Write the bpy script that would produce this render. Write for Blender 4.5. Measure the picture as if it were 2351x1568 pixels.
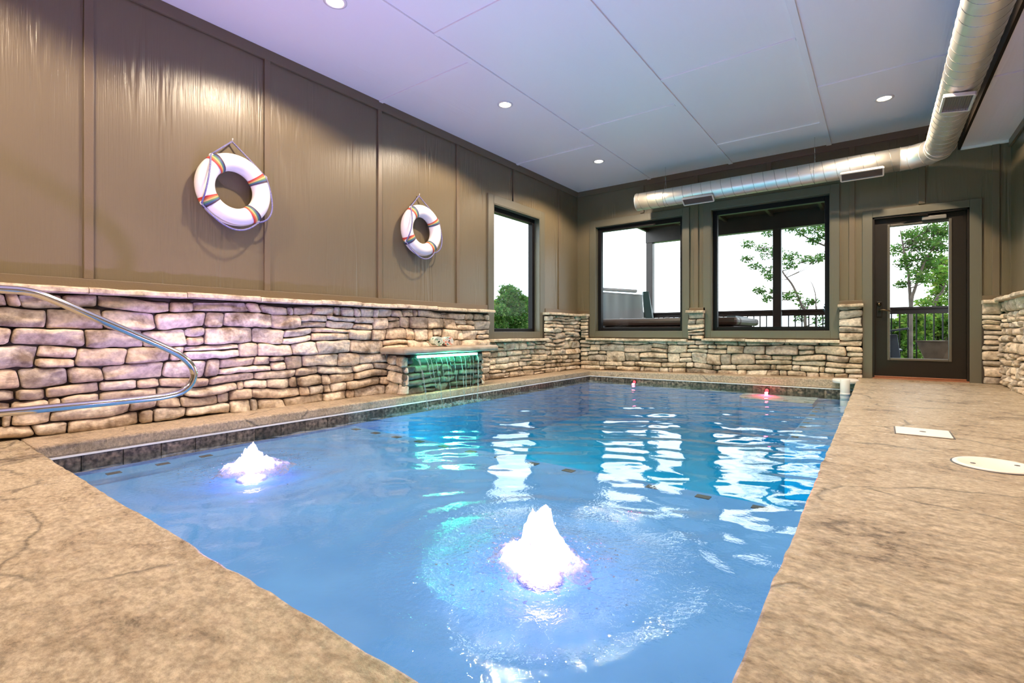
import bpy, math, random
import numpy as np
from mathutils import Vector, Matrix, Quaternion

for o in list(bpy.data.objects): bpy.data.objects.remove(o)
S = bpy.context.scene
C = S.collection
PI = math.pi

# ------------------------------------------------------------------ camera
cam_d = bpy.data.cameras.new('camera'); cam = bpy.data.objects.new('camera', cam_d); C.objects.link(cam)
TH = math.atan((2018 - 1175.5) / 1130.0)
cam.location = (0, 0, 0.61)
cam.rotation_euler = (PI / 2, 0, TH)
cam_d.sensor_width = 36; cam_d.lens = 1130 / 2351 * 36
cam_d.shift_y = -24 / 2351
cam_d.clip_start = 0.05; cam_d.clip_end = 400
S.camera = cam

# ------------------------------------------------------------------ view
S.view_settings.view_transform = 'Standard'; S.view_settings.look = 'None'
S.view_settings.gamma = 1; S.view_settings.use_curve_mapping = False
S.view_settings.exposure = 0.58
cy = S.cycles
cy.sample_clamp_indirect = 4.0; cy.caustics_reflective = False; cy.caustics_refractive = False
cy.max_bounces = 10; cy.diffuse_bounces = 3; cy.glossy_bounces = 4; cy.transparent_max_bounces = 10; cy.transmission_bounces = 4
cy.use_denoising = True; cy.use_adaptive_sampling = True; cy.adaptive_threshold = 0.06; cy.adaptive_min_samples = 16; cy.light_sampling_threshold = 0.03

# ------------------------------------------------------------------ world: bright overcast sky
W = bpy.data.worlds.new('sky'); S.world = W; W.use_nodes = True
n = W.node_tree.nodes; l = W.node_tree.links; n.clear()
tc = n.new('ShaderNodeTexCoord'); mp = n.new('ShaderNodeMapping'); mp.inputs['Scale'].default_value = (1.6, 1.6, 5.0)
mp.inputs['Location'].default_value = (0.35, 0.2, 0.1)
nz = n.new('ShaderNodeTexNoise'); nz.inputs['Scale'].default_value = 1.5; nz.inputs['Detail'].default_value = 5
cr = n.new('ShaderNodeValToRGB')
cr.color_ramp.elements[0].position = 0.40; cr.color_ramp.elements[0].color = (3.3, 3.45, 3.55, 1)
cr.color_ramp.elements[1].position = 0.66; cr.color_ramp.elements[1].color = (1.5, 2.1, 2.6, 1)
bg = n.new('ShaderNodeBackground'); bg.inputs['Strength'].default_value = 1.0
out = n.new('ShaderNodeOutputWorld')
l.new(tc.outputs['Generated'], mp.inputs['Vector']); l.new(mp.outputs['Vector'], nz.inputs['Vector'])
l.new(nz.outputs['Fac'], cr.inputs['Fac']); l.new(cr.outputs['Color'], bg.inputs['Color']); l.new(bg.outputs['Background'], out.inputs['Surface'])

# lamp powers, tuned here
CAN_POWER = 165.0; CAN_COLOR = (1.0, 0.80, 0.58)
BUB_POWER = 225.0; BUB_COLOR = (0.52, 0.37, 1.0)
LED_POWER = 15.0; LED_COLOR = (0.04, 1.0, 0.55)
POOL_POWER = 48.0; POOL_COLOR = (0.0, 1.0, 0.70)

# ------------------------------------------------------------------ dimensions
XL, XR, YB, YF, ZC = -4.15, 1.14, 7.45, -2.3, 2.984      # painted wall faces, ceiling
PX0, PX1, PY0, PY1 = -3.735, -0.20, 0.60, 7.08            # pool tile faces
ZW = -0.16                                                # water level
SHELF_Z, SHELF_Y = -0.235, 2.66
FLOOR_Z = -0.72

def deck_z(x, y):
    k = min(1, max(0, (x + 3.7) / 3.5)); q = min(1, max(0, (y - 0.6) / 6.7))
    return 0.03 * (k - 1) + 0.035 * k * q

# ------------------------------------------------------------------ numpy noise
def _h(ix, iy, iz, seed):
    with np.errstate(over='ignore'):
        n = (ix.astype(np.int64) * 374761393 + iy.astype(np.int64) * 668265263 + iz.astype(np.int64) * 2147483647 + seed * 974634541) & 0x7fffffff
        n = ((n ^ (n >> 13)) * 1274126177) & 0x7fffffff
        n = (n ^ (n >> 16)) & 0xffff
    return n / 65535.0
def vnoise(P, seed=0):
    P = np.asarray(P, float); I = np.floor(P).astype(np.int64); f = P - I; f = f * f * (3 - 2 * f)
    x, y, z = I[..., 0], I[..., 1], I[..., 2]; a, b, c = f[..., 0], f[..., 1], f[..., 2]
    def L(u, v, t): return u + (v - u) * t
    c00 = L(_h(x, y, z, seed), _h(x + 1, y, z, seed), a); c10 = L(_h(x, y + 1, z, seed), _h(x + 1, y + 1, z, seed), a)
    c01 = L(_h(x, y, z + 1, seed), _h(x + 1, y, z + 1, seed), a); c11 = L(_h(x, y + 1, z + 1, seed), _h(x + 1, y + 1, z + 1, seed), a)
    return L(L(c00, c10, b), L(c01, c11, b), c) * 2 - 1
def fbm(P, oct=4, seed=0):
    P = np.asarray(P, float); s = 0; a = 0.5
    for k in range(oct):
        s = s + a * vnoise(P, seed + k * 17); P = P * 2.03 + 11.3; a *= 0.5
    return s

# ------------------------------------------------------------------ materials
def newmat(name):
    m = bpy.data.materials.new(name); m.use_nodes = True
    nt = m.node_tree; nt.nodes.clear()
    o = nt.nodes.new('ShaderNodeOutputMaterial')
    return m, nt, o
def N(nt, t, **kw):
    nd = nt.nodes.new(t)
    for k, v in kw.items():
        if k in nd.inputs: nd.inputs[k].default_value = v
        else: setattr(nd, k, v)
    return nd
def c4(c): return (c[0], c[1], c[2], 1)
def plain(name, col, rough=0.5, metal=0.0, spec=0.5, emit=None, estr=0, bump=0, bscale=60, var=0.0, vscale=8, vcol=None):
    m, nt, o = newmat(name)
    p = N(nt, 'ShaderNodeBsdfPrincipled'); p.inputs['Base Color'].default_value = c4(col)
    p.inputs['Roughness'].default_value = rough; p.inputs['Metallic'].default_value = metal
    p.inputs['Specular IOR Level'].default_value = spec
    if emit: p.inputs['Emission Color'].default_value = c4(emit); p.inputs['Emission Strength'].default_value = estr
    t = N(nt, 'ShaderNodeTexCoord')
    if var:
        z = N(nt, 'ShaderNodeTexNoise', Scale=vscale, Detail=4.0); nt.links.new(t.outputs['Object'], z.inputs['Vector'])
        r = N(nt, 'ShaderNodeValToRGB'); r.color_ramp.elements[0].position = .35; r.color_ramp.elements[1].position = .68
        r.color_ramp.elements[0].color = c4(col); r.color_ramp.elements[1].color = c4(vcol or [x * (1 - var) for x in col])
        nt.links.new(z.outputs['Fac'], r.inputs['Fac']); nt.links.new(r.outputs['Color'], p.inputs['Base Color'])
    if bump:
        z = N(nt, 'ShaderNodeTexNoise', Scale=bscale, Detail=4.0); nt.links.new(t.outputs['Object'], z.inputs['Vector'])
        b = N(nt, 'ShaderNodeBump', Strength=bump, Distance=.01); nt.links.new(z.outputs['Fac'], b.inputs['Height']); nt.links.new(b.outputs['Normal'], p.inputs['Normal'])
    nt.links.new(p.outputs[0], o.inputs['Surface'])
    return m

def siding_mat(name, col, rough, axis='z', strength=.35):
    """painted wood-grain panel: long vertical grain with cathedral figures"""
    m, nt, o = newmat(name); L = nt.links.new
    p = N(nt, 'ShaderNodeBsdfPrincipled', Roughness=rough); p.inputs['Base Color'].default_value = c4(col)
    p.inputs['Specular IOR Level'].default_value = .5
    t = N(nt, 'ShaderNodeTexCoord')
    mp = N(nt, 'ShaderNodeMapping')
    mp.inputs['Scale'].default_value = {'z': (7, 7, .55), 'y': (7, .55, 7)}[axis]
    L(t.outputs['Object'], mp.inputs['Vector'])
    z = N(nt, 'ShaderNodeTexNoise', Scale=1.0, Detail=2.0, Distortion=.6); L(mp.outputs[0], z.inputs['Vector'])
    mu = N(nt, 'ShaderNodeMath', operation='MULTIPLY'); mu.inputs[1].default_value = 34; L(z.outputs['Fac'], mu.inputs[0])
    sn = N(nt, 'ShaderNodeMath', operation='SINE'); L(mu.outputs[0], sn.inputs[0])
    mp2 = N(nt, 'ShaderNodeMapping'); mp2.inputs['Scale'].default_value = {'z': (150, 150, 4), 'y': (150, 4, 150)}[axis]
    L(t.outputs['Object'], mp2.inputs['Vector'])
    z2 = N(nt, 'ShaderNodeTexNoise', Scale=1.0, Detail=3.0); L(mp2.outputs[0], z2.inputs['Vector'])
    # figure shows only in patches
    mp3 = N(nt, 'ShaderNodeMapping'); mp3.inputs['Scale'].default_value = {'z': (3.2, 3.2, .5), 'y': (3.2, .5, 3.2)}[axis]
    L(t.outputs['Object'], mp3.inputs['Vector'])
    z3 = N(nt, 'ShaderNodeTexNoise', Scale=1.3, Detail=1.0); L(mp3.outputs[0], z3.inputs['Vector'])
    rp = N(nt, 'ShaderNodeMapRange'); rp.inputs['From Min'].default_value = .48; rp.inputs['From Max'].default_value = .66; L(z3.outputs['Fac'], rp.inputs['Value'])
    mm = N(nt, 'ShaderNodeMath', operation='MULTIPLY'); L(sn.outputs[0], mm.inputs[0]); L(rp.outputs[0], mm.inputs[1])
    ad = N(nt, 'ShaderNodeMath', operation='MULTIPLY_ADD'); ad.inputs[1].default_value = .8
    L(mm.outputs[0], ad.inputs[0]); L(z2.outputs['Fac'], ad.inputs[2])
    b = N(nt, 'ShaderNodeBump', Strength=strength, Distance=.004); L(ad.outputs[0], b.inputs['Height']); L(b.outputs[0], p.inputs['Normal'])
    L(p.outputs[0], o.inputs['Surface'])
    return m

M = {}
M['siding'] = siding_mat('taupe_paint_grain', (.158, .124, .074), .30, strength=.5)
M['trim'] = plain('taupe_trim_paint', (.155, .115, .070), .38, bump=.08, bscale=90)
M['casing'] = siding_mat('olive_casing_paint', (.125, .112, .078), .42, strength=.2)
M['ceil'] = siding_mat('white_ceiling_paint', (.90, .88, .86), .38, axis='y', strength=.22)
M['ceiltrim'] = plain('white_ceiling_trim', (.90, .88, .86), .42)
M['fascia'] = plain('dark_brown_fascia', (.026, .019, .013), .8, spec=.15)
M['black'] = plain('black_window_frame', (.006, .005, .006), .45, spec=.18)
M['doorpaint'] = plain('dark_bronze_door', (.016, .011, .007), .4, spec=.3, bump=.05)
M['bead'] = plain('door_glazing_bead', (.10, .085, .065), .4)
M['copper'] = plain('oak_threshold', (.30, .11, .05), .35)
M['steel'] = plain('polished_steel', (.72, .70, .68), .12, metal=1)
M['brass'] = plain('dark_bronze_lever', (.10, .075, .045), .3, metal=1)
M['alum'] = plain('grey_closer', (.28, .26, .23), .4, metal=.6)
M['white'] = plain('white_plastic', (.80, .76, .72), .35)
M['lid'] = plain('cream_plastic_lid', (.76, .70, .63), .45, bump=.04)
M['rope'] = plain('blue_rope', (.10, .10, .32), .7, var=.6, vscale=160, vcol=(.30, .28, .42))
M['ring'] = plain('white_ring_vinyl', (.86, .80, .77), .42)
M['slab'] = plain('smooth_tan_concrete', (.42, .33, .25), .5, bump=.12, bscale=60, var=.3)
M['porch'] = plain('porch_boards', (.16, .09, .06), .5, var=.3)
M['porchwood'] = plain('dark_stained_wood', (.034, .017, .014), .4, var=.4, vscale=5)
M['porchroof'] = plain('porch_soffit_boards', (.055, .024, .020), .5, var=.4, vscale=3)
M['iron'] = plain('black_iron', (.008, .008, .008), .4)
M['adir'] = plain('navy_poly_lumber', (.03, .045, .075), .4)
M['bronze'] = plain('weathered_bronze', (.20, .145, .10), .5, metal=.5, var=.4, vscale=6)
M['vinyl'] = plain('grey_spa_vinyl', (.22, .24, .27), .5, bump=.2, bscale=6)
M['vinyldark'] = plain('dark_spa_vinyl', (.035, .07, .08), .45)
M['spa'] = plain('dark_brown_spa_rim', (.055, .032, .028), .42)
M['cart'] = plain('soft_grey_strap', (.35, .33, .36), .5)
M['bark'] = plain('grey_bark', (.13, .09, .075), .85, bump=.5, bscale=25, var=.4)
M['earth'] = plain('wooded_ground', (.10, .19, .035), .9, var=.5, vscale=.8)
M['hills'] = plain('hazy_hills', (.10, .19, .18), .95, var=.4, vscale=.4)  # distance haze is put into the bluish base colour
M['marker'] = plain('dark_marker_tile', (.05, .045, .05), .5)
M['linetrim'] = plain('white_liner_trim', (.85, .85, .88), .3)
M['joint_shade'] = plain('dark_shaded_joint', (.045, .032, .022), .9)  # dark backing colour stands for the shade deep in the open joints
M['lens'] = plain('lit_lens', (1, 1, 1), .3, emit=(1.0, .86, .62), estr=22)
M['ledbar'] = plain('green_led_bar', (.3, 1, .7), .3, emit=(.12, 1.0, .58), estr=20)
M['ledwhite'] = plain('violet_led', (.8, .8, 1), .3, emit=(.62, .50, 1.0), estr=30)
M['ledred'] = plain('red_led', (1, .1, .1), .3, emit=(1.0, .02, .04), estr=2.2)
M['vent'] = plain('vent_slats', (.30, .25, .24), .4, metal=.7)

def duct_mat():
    m, nt, o = newmat('galvanised_spiral_duct'); L = nt.links.new
    p = N(nt, 'ShaderNodeBsdfPrincipled', Metallic=1.0); p.inputs['Base Color'].default_value = (.84, .80, .74, 1)
    t = N(nt, 'ShaderNodeTexCoord'); z = N(nt, 'ShaderNodeTexNoise', Scale=9.0, Detail=5.0); L(t.outputs['Object'], z.inputs['Vector'])
    r = N(nt, 'ShaderNodeMapRange'); r.inputs['To Min'].default_value = .34; r.inputs['To Max'].default_value = .60; L(z.outputs['Fac'], r.inputs['Value']); L(r.outputs[0], p.inputs['Roughness'])
    L(p.outputs[0], o.inputs['Surface']); return m
M['duct'] = duct_mat(); M['seam'] = plain('duct_seam', (.36, .33, .29), .45, metal=1); M['ventframe'] = plain('bright_vent_frame', (.78, .76, .74), .35, metal=.6)

def schlick(nt, f0, k, nrm=None):
    L = nt.links.new; g = N(nt, 'ShaderNodeNewGeometry'); d = N(nt, 'ShaderNodeVectorMath', operation='DOT_PRODUCT')
    L(nrm if nrm is not None else g.outputs['Normal'], d.inputs[0]); L(g.outputs['Incoming'], d.inputs[1])
    a = N(nt, 'ShaderNodeMath', operation='ABSOLUTE'); L(d.outputs['Value'], a.inputs[0])
    b = N(nt, 'ShaderNodeMath', operation='SUBTRACT'); b.inputs[0].default_value = 1; L(a.outputs[0], b.inputs[1])
    c = N(nt, 'ShaderNodeMath', operation='POWER'); c.inputs[1].default_value = 5; c.use_clamp = True; L(b.outputs[0], c.inputs[0])
    e = N(nt, 'ShaderNodeMath', operation='MULTIPLY_ADD'); e.inputs[1].default_value = k * (1 - f0); e.inputs[2].default_value = f0; L(c.outputs[0], e.inputs[0])
    return e
def glass_mat():
    m, nt, o = newmat('window_glass'); L = nt.links.new
    f = schlick(nt, .002, .25); t = N(nt, 'ShaderNodeBsdfTransparent'); t.inputs[0].default_value = (.97, .985, .98, 1)
    g = N(nt, 'ShaderNodeBsdfGlossy', Roughness=.01); mx = N(nt, 'ShaderNodeMixShader')
    L(f.outputs[0], mx.inputs[0]); L(t.outputs[0], mx.inputs[1]); L(g.outputs[0], mx.inputs[2]); L(mx.outputs[0], o.inputs['Surface']); return m
M['glass'] = glass_mat()

def stone_mat(name='ledgestone', rough=.62, wet=1.0):
    m, nt, o = newmat(name); L = nt.links.new
    p = N(nt, 'ShaderNodeBsdfPrincipled', Roughness=rough); p.inputs['Specular IOR Level'].default_value = .35
    a = N(nt, 'ShaderNodeAttribute', attribute_name='tint'); t = N(nt, 'ShaderNodeTexCoord')
    z = N(nt, 'ShaderNodeTexNoise', Scale=7.0, Detail=6.0, Roughness=.62); L(t.outputs['Object'], z.inputs['Vector'])
    r = N(nt, 'ShaderNodeValToRGB'); r.color_ramp.elements[0].position = .30; r.color_ramp.elements[0].color = (.34, .28, .23, 1)
    r.color_ramp.elements[1].position = .52; r.color_ramp.elements[1].color = (1, 1, 1, 1); L(z.outputs['Fac'], r.inputs['Fac'])
    z2 = N(nt, 'ShaderNodeTexNoise', Scale=38.0, Detail=6.0); L(t.outputs['Object'], z2.inputs['Vector'])
    r2 = N(nt, 'ShaderNodeMapRange'); r2.inputs['From Min'].default_value = .3; r2.inputs['From Max'].default_value = .7; r2.inputs['To Min'].default_value = .72 * wet; r2.inputs['To Max'].default_value = 1.18 * wet; L(z2.outputs['Fac'], r2.inputs['Value'])
    m1 = N(nt, 'ShaderNodeMix', data_type='RGBA', blend_type='MULTIPLY'); m1.inputs[0].default_value = 1
    L(a.outputs['Color'], m1.inputs[6]); L(r.outputs['Color'], m1.inputs[7])
    m2 = N(nt, 'ShaderNodeMix', data_type='RGBA', blend_type='MULTIPLY'); m2.inputs[0].default_value = 1
    L(m1.outputs[2], m2.inputs[6]); L(r2.outputs[0], m2.inputs[7]); L(m2.outputs[2], p.inputs['Base Color'])
    mp = N(nt, 'ShaderNodeMapping'); mp.inputs['Scale'].default_value = (14, 14, 34); L(t.outputs['Object'], mp.inputs['Vector'])
    z3 = N(nt, 'ShaderNodeTexNoise', Scale=1.0, Detail=6.0, Roughness=.6, Distortion=.6); L(mp.outputs[0], z3.inputs['Vector'])
    b = N(nt, 'ShaderNodeBump', Strength=.55, Distance=.012); L(z3.outputs['Fac'], b.inputs['Height']); L(b.outputs[0], p.inputs['Normal'])
    L(p.outputs[0], o.inputs['Surface']); return m
M['stone'] = stone_mat(); M['wetstone'] = stone_mat('wet_ledgestone', .18, .30)

def tint_mat(name, rough=.6):
    m, nt, o = newmat(name); p = N(nt, 'ShaderNodeBsdfPrincipled', Roughness=rough)
    a = N(nt, 'ShaderNodeAttribute', attribute_name='tint'); nt.links.new(a.outputs['Color'], p.inputs['Base Color']); nt.links.new(p.outputs[0], o.inputs['Surface']); return m
M['tint'] = tint_mat('striped_webbing')

def tile_mat():
    m, nt, o = newmat('waterline_tile'); L = nt.links.new
    p = N(nt, 'ShaderNodeBsdfPrincipled', Roughness=.45)
    t = N(nt, 'ShaderNodeTexCoord'); z = N(nt, 'ShaderNodeTexNoise', Scale=34.0, Detail=6.0); L(t.outputs['Object'], z.inputs['Vector'])
    r = N(nt, 'ShaderNodeValToRGB'); r.color_ramp.elements[0].position = .40; r.color_ramp.elements[0].color = (.040, .029, .022, 1)
    r.color_ramp.elements[1].position = .7; r.color_ramp.elements[1].color = (.29, .215, .16, 1); L(z.outputs['Fac'], r.inputs['Fac'])
    a = N(nt, 'ShaderNodeAttribute', attribute_name='tint'); mx = N(nt, 'ShaderNodeMix', data_type='RGBA', blend_type='MULTIPLY'); mx.inputs[0].default_value = 1
    L(r.outputs[0], mx.inputs[6]); L(a.outputs['Color'], mx.inputs[7]); L(mx.outputs[2], p.inputs['Base Color'])
    L(p.outputs[0], o.inputs['Surface']); return m
M['tile'] = tile_mat()

def deck_mat(name, light, mid, dark, rough=.34, rot=0.0):
    """stamped, sealed concrete: slate texture ridges and a few long cracks"""
    m, nt, o = newmat(name); L = nt.links.new
    p = N(nt, 'ShaderNodeBsdfPrincipled'); p.inputs['Specular IOR Level'].default_value = .75
    t = N(nt, 'ShaderNodeTexCoord')
    mp = N(nt, 'ShaderNodeMapping'); mp.inputs['Rotation'].default_value = (0, 0, rot); mp.inputs['Scale'].default_value = (1, 1.45, 1); L(t.outputs['Object'], mp.inputs['Vector'])
    big = N(nt, 'ShaderNodeTexNoise', Scale=2.2, Detail=5.0, Distortion=.8); L(mp.outputs[0], big.inputs['Vector'])
    med = N(nt, 'ShaderNodeTexNoise', Scale=13.0, Detail=9.0, Roughness=.72, Distortion=.35); L(mp.outputs[0], med.inputs['Vector'])
    fine = N(nt, 'ShaderNodeTexNoise', Scale=46.0, Detail=6.0, Roughness=.7); L(mp.outputs[0], fine.inputs['Vector'])
    # wandering crack lines
    wv = N(nt, 'ShaderNodeTexNoise', Scale=1.7, Detail=6.0); L(t.outputs['Object'], wv.inputs['Vector'])
    vm = N(nt, 'ShaderNodeMixRGB', blend_type='ADD'); vm.inputs[0].default_value = .55; L(mp.outputs[0], vm.inputs[1]); L(wv.outputs['Color'], vm.inputs[2])
    vo = N(nt, 'ShaderNodeTexVoronoi', feature='DISTANCE_TO_EDGE', Scale=.85); L(vm.outputs[0], vo.inputs['Vector'])
    ck = N(nt, 'ShaderNodeMapRange'); ck.inputs['From Max'].default_value = .014; L(vo.outputs['Distance'], ck.inputs['Value'])
    # broken: crack only where big noise is high
    cm = N(nt, 'ShaderNodeMapRange'); cm.inputs['From Min'].default_value = .5; cm.inputs['From Max'].default_value = .56; cm.inputs['To Min'].default_value = 1; cm.inputs['To Max'].default_value = 0; L(big.outputs['Fac'], cm.inputs['Value'])
    ckm = N(nt, 'ShaderNodeMath', operation='MAXIMUM'); L(ck.outputs[0], ckm.inputs[0]); L(cm.outputs[0], ckm.inputs[1])
    r = N(nt, 'ShaderNodeValToRGB'); e = r.color_ramp.elements
    e[0].position = .35; e[0].color = c4(dark); e[1].position = .53; e[1].color = c4(light); q = e.new(.43); q.color = c4(mid)
    mix = N(nt, 'ShaderNodeMath', operation='MULTIPLY_ADD'); mix.inputs[1].default_value = .55; L(med.outputs['Fac'], mix.inputs[0])
    hb = N(nt, 'ShaderNodeMath', operation='MULTIPLY'); hb.inputs[1].default_value = .45; L(big.outputs['Fac'], hb.inputs[0]); L(hb.outputs[0], mix.inputs[2])
    L(mix.outputs[0], r.inputs['Fac'])
    f2 = N(nt, 'ShaderNodeMapRange'); f2.inputs['From Min'].default_value = .36; f2.inputs['From Max'].default_value = .62; f2.inputs['To Min'].default_value = .62; f2.inputs['To Max'].default_value = 1.22; L(fine.outputs['Fac'], f2.inputs['Value'])
    m1 = N(nt, 'ShaderNodeMix', data_type='RGBA', blend_type='MULTIPLY'); m1.inputs[0].default_value = 1; L(r.outputs[0], m1.inputs[6]); L(f2.outputs[0], m1.inputs[7])
    ct = N(nt, 'ShaderNodeMapRange'); ct.inputs['To Min'].default_value = .45; L(ckm.outputs[0], ct.inputs['Value'])
    m2 = N(nt, 'ShaderNodeMix', data_type='RGBA', blend_type='MULTIPLY'); m2.inputs[0].default_value = 1; L(m1.outputs[2], m2.inputs[6]); L(ct.outputs[0], m2.inputs[7])
    L(m2.outputs[2], p.inputs['Base Color'])
    rr = N(nt, 'ShaderNodeMapRange'); rr.inputs['To Min'].default_value = rough - .08; rr.inputs['To Max'].default_value = rough + .16; L(med.outputs['Fac'], rr.inputs['Value']); L(rr.outputs[0], p.inputs['Roughness'])
    h1 = N(nt, 'ShaderNodeMath', operation='MULTIPLY_ADD'); h1.inputs[1].default_value = 1.0; L(med.outputs['Fac'], h1.inputs[0])
    hf = N(nt, 'ShaderNodeMath', operation='MULTIPLY'); hf.inputs[1].default_value = .13; L(fine.outputs['Fac'], hf.inputs[0]); L(hf.outputs[0], h1.inputs[2])
    h2 = N(nt, 'ShaderNodeMath', operation='MULTIPLY_ADD'); h2.inputs[1].default_value = .25; L(ckm.outputs[0], h2.inputs[0]); L(h1.outputs[0], h2.inputs[2])
    b = N(nt, 'ShaderNodeBump', Strength=1.0, Distance=.018); L(h2.outputs[0], b.inputs['Height']); L(b.outputs[0], p.inputs['Normal'])
    L(p.outputs[0], o.inputs['Surface']); return m
M['deck'] = deck_mat('stamped_concrete', (.53, .43, .30), (.42, .325, .215), (.15, .105, .065), rough=.20)
M['coping'] = deck_mat('coping_concrete', (.50, .385, .27), (.41, .31, .21), (.24, .17, .11), rough=.4, rot=1.57)

def shell_mat():
    m, nt, o = newmat('blue_pool_plaster'); L = nt.links.new
    p = N(nt, 'ShaderNodeBsdfPrincipled', Roughness=.7)
    t = N(nt, 'ShaderNodeTexCoord'); z = N(nt, 'ShaderNodeTexNoise', Scale=2.5, Detail=4.0); L(t.outputs['Object'], z.inputs['Vector'])
    r = N(nt, 'ShaderNodeValToRGB'); r.color_ramp.elements[0].position = .35; r.color_ramp.elements[1].position = .7
    r.color_ramp.elements[0].color = (.055, .215, .56, 1); r.color_ramp.elements[1].color = (.085, .27, .64, 1)
    L(z.outputs['Fac'], r.inputs['Fac']); L(r.outputs[0], p.inputs['Base Color']); L(p.outputs[0], o.inputs['Surface']); return m
M['shell'] = shell_mat(); M['seat'] = plain('pale_lit_seat_plaster', (.42, .46, .52), .7)  # seat top paler than its body: light from above put into the colour

def water_mat():
    m, nt, o = newmat('pool_water'); L = nt.links.new
    t = N(nt, 'ShaderNodeTexCoord')
    z = N(nt, 'ShaderNodeTexNoise', Scale=55.0, Detail=3.0); L(t.outputs['Object'], z.inputs['Vector'])
    a = N(nt, 'ShaderNodeAttribute', attribute_name='chop')
    b = N(nt, 'ShaderNodeBump', Distance=.016); L(z.outputs['Fac'], b.inputs['Height']); L(a.outputs['Fac'], b.inputs['Strength'])
    f = schlick(nt, .085, 1.0, b.outputs[0])
    tr = N(nt, 'ShaderNodeBsdfTransparent'); g = N(nt, 'ShaderNodeBsdfGlossy', Roughness=.0); L(b.outputs[0], g.inputs['Normal'])
    mx = N(nt, 'ShaderNodeMixShader'); L(f.outputs[0], mx.inputs[0]); L(tr.outputs[0], mx.inputs[1]); L(g.outputs[0], mx.inputs[2]); L(mx.outputs[0], o.inputs['Surface'])
    v = N(nt, 'ShaderNodeVolumeAbsorption', Density=.85); v.inputs['Color'].default_value = (.06, .945, .93, 1); L(v.outputs[0], o.inputs['Volume'])
    return m
M['water'] = water_mat()

def foam_mat(name='white_foam', alpha=.46, sc=60):
    m, nt, o = newmat(name); L = nt.links.new
    t = N(nt, 'ShaderNodeTexCoord'); z = N(nt, 'ShaderNodeTexNoise', Scale=sc, Detail=3.0); L(t.outputs['Object'], z.inputs['Vector'])
    r = N(nt, 'ShaderNodeMapRange'); r.inputs['From Min'].default_value = .3; r.inputs['From Max'].default_value = .7; r.inputs['To Min'].default_value = alpha - .35; r.inputs['To Max'].default_value = alpha + .3; L(z.outputs['Fac'], r.inputs['Value'])
    tr = N(nt, 'ShaderNodeBsdfTransparent'); tl = N(nt, 'ShaderNodeBsdfTranslucent'); d = N(nt, 'ShaderNodeBsdfDiffuse')
    tl.inputs[0].default_value = (.13, .115, .15, 1); d.inputs[0].default_value = (.70, .71, .76, 1)
    m1 = N(nt, 'ShaderNodeMixShader'); m1.inputs[0].default_value = .6; L(d.outputs[0], m1.inputs[1]); L(tl.outputs[0], m1.inputs[2])
    m2 = N(nt, 'ShaderNodeMixShader'); L(r.outputs[0], m2.inputs[0]); L(tr.outputs[0], m2.inputs[1]); L(m1.outputs[0], m2.inputs[2]); L(m2.outputs[0], o.inputs['Surface']); return m
M['foam'] = foam_mat()
M['froth'] = foam_mat('thin_froth', .35, 80)
M['stream'] = foam_mat('falling_water', .38, 30)

def leaf_mat(name, c1, c2, trans):
    m, nt, o = newmat(name); L = nt.links.new
    a = N(nt, 'ShaderNodeAttribute', attribute_name='tint'); d = N(nt, 'ShaderNodeBsdfDiffuse'); tl = N(nt, 'ShaderNodeBsdfTranslucent')
    L(a.outputs['Color'], d.inputs[0]); L(a.outputs['Color'], tl.inputs[0])
    mx = N(nt, 'ShaderNodeMixShader'); mx.inputs[0].default_value = trans; L(d.outputs[0], mx.inputs[1]); L(tl.outputs[0], mx.inputs[2]); L(mx.outputs[0], o.inputs['Surface']); return m
M['leaf'] = leaf_mat('leaves', None, None, .5)

def towel_mat(name, base, c1, c2):
    m, nt, o = newmat(name); L = nt.links.new
    p = N(nt, 'ShaderNodeBsdfPrincipled', Roughness=.95); t = N(nt, 'ShaderNodeTexCoord')
    z = N(nt, 'ShaderNodeTexNoise', Scale=30.0, Detail=2.0); L(t.outputs['Object'], z.inputs['Vector'])
    r = N(nt, 'ShaderNodeValToRGB'); e = r.color_ramp.elements; r.color_ramp.interpolation = 'CONSTANT'
    e[0].position = 0; e[0].color = c4(c1); e[1].position = .40; e[1].color = c4(base); k = e.new(.60); k.color = c4(c2)
    L(z.outputs['Fac'], r.inputs['Fac']); L(r.outputs[0], p.inputs['Base Color'])
    z2 = N(nt, 'ShaderNodeTexNoise', Scale=400.0); L(t.outputs['Object'], z2.inputs['Vector'])
    b = N(nt, 'ShaderNodeBump', Strength=.5, Distance=.004); L(z2.outputs['Fac'], b.inputs['Height']); L(b.outputs[0], p.inputs['Normal'])
    L(p.outputs[0], o.inputs['Surface']); return m
M['towel1'] = towel_mat('pale_green_towel', (.70, .76, .64), (.10, .32, .22), (.75, .80, .70))
M['towel2'] = towel_mat('coral_towel', (.78, .76, .70), (.10, .32, .24), (.75, .22, .15))

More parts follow.
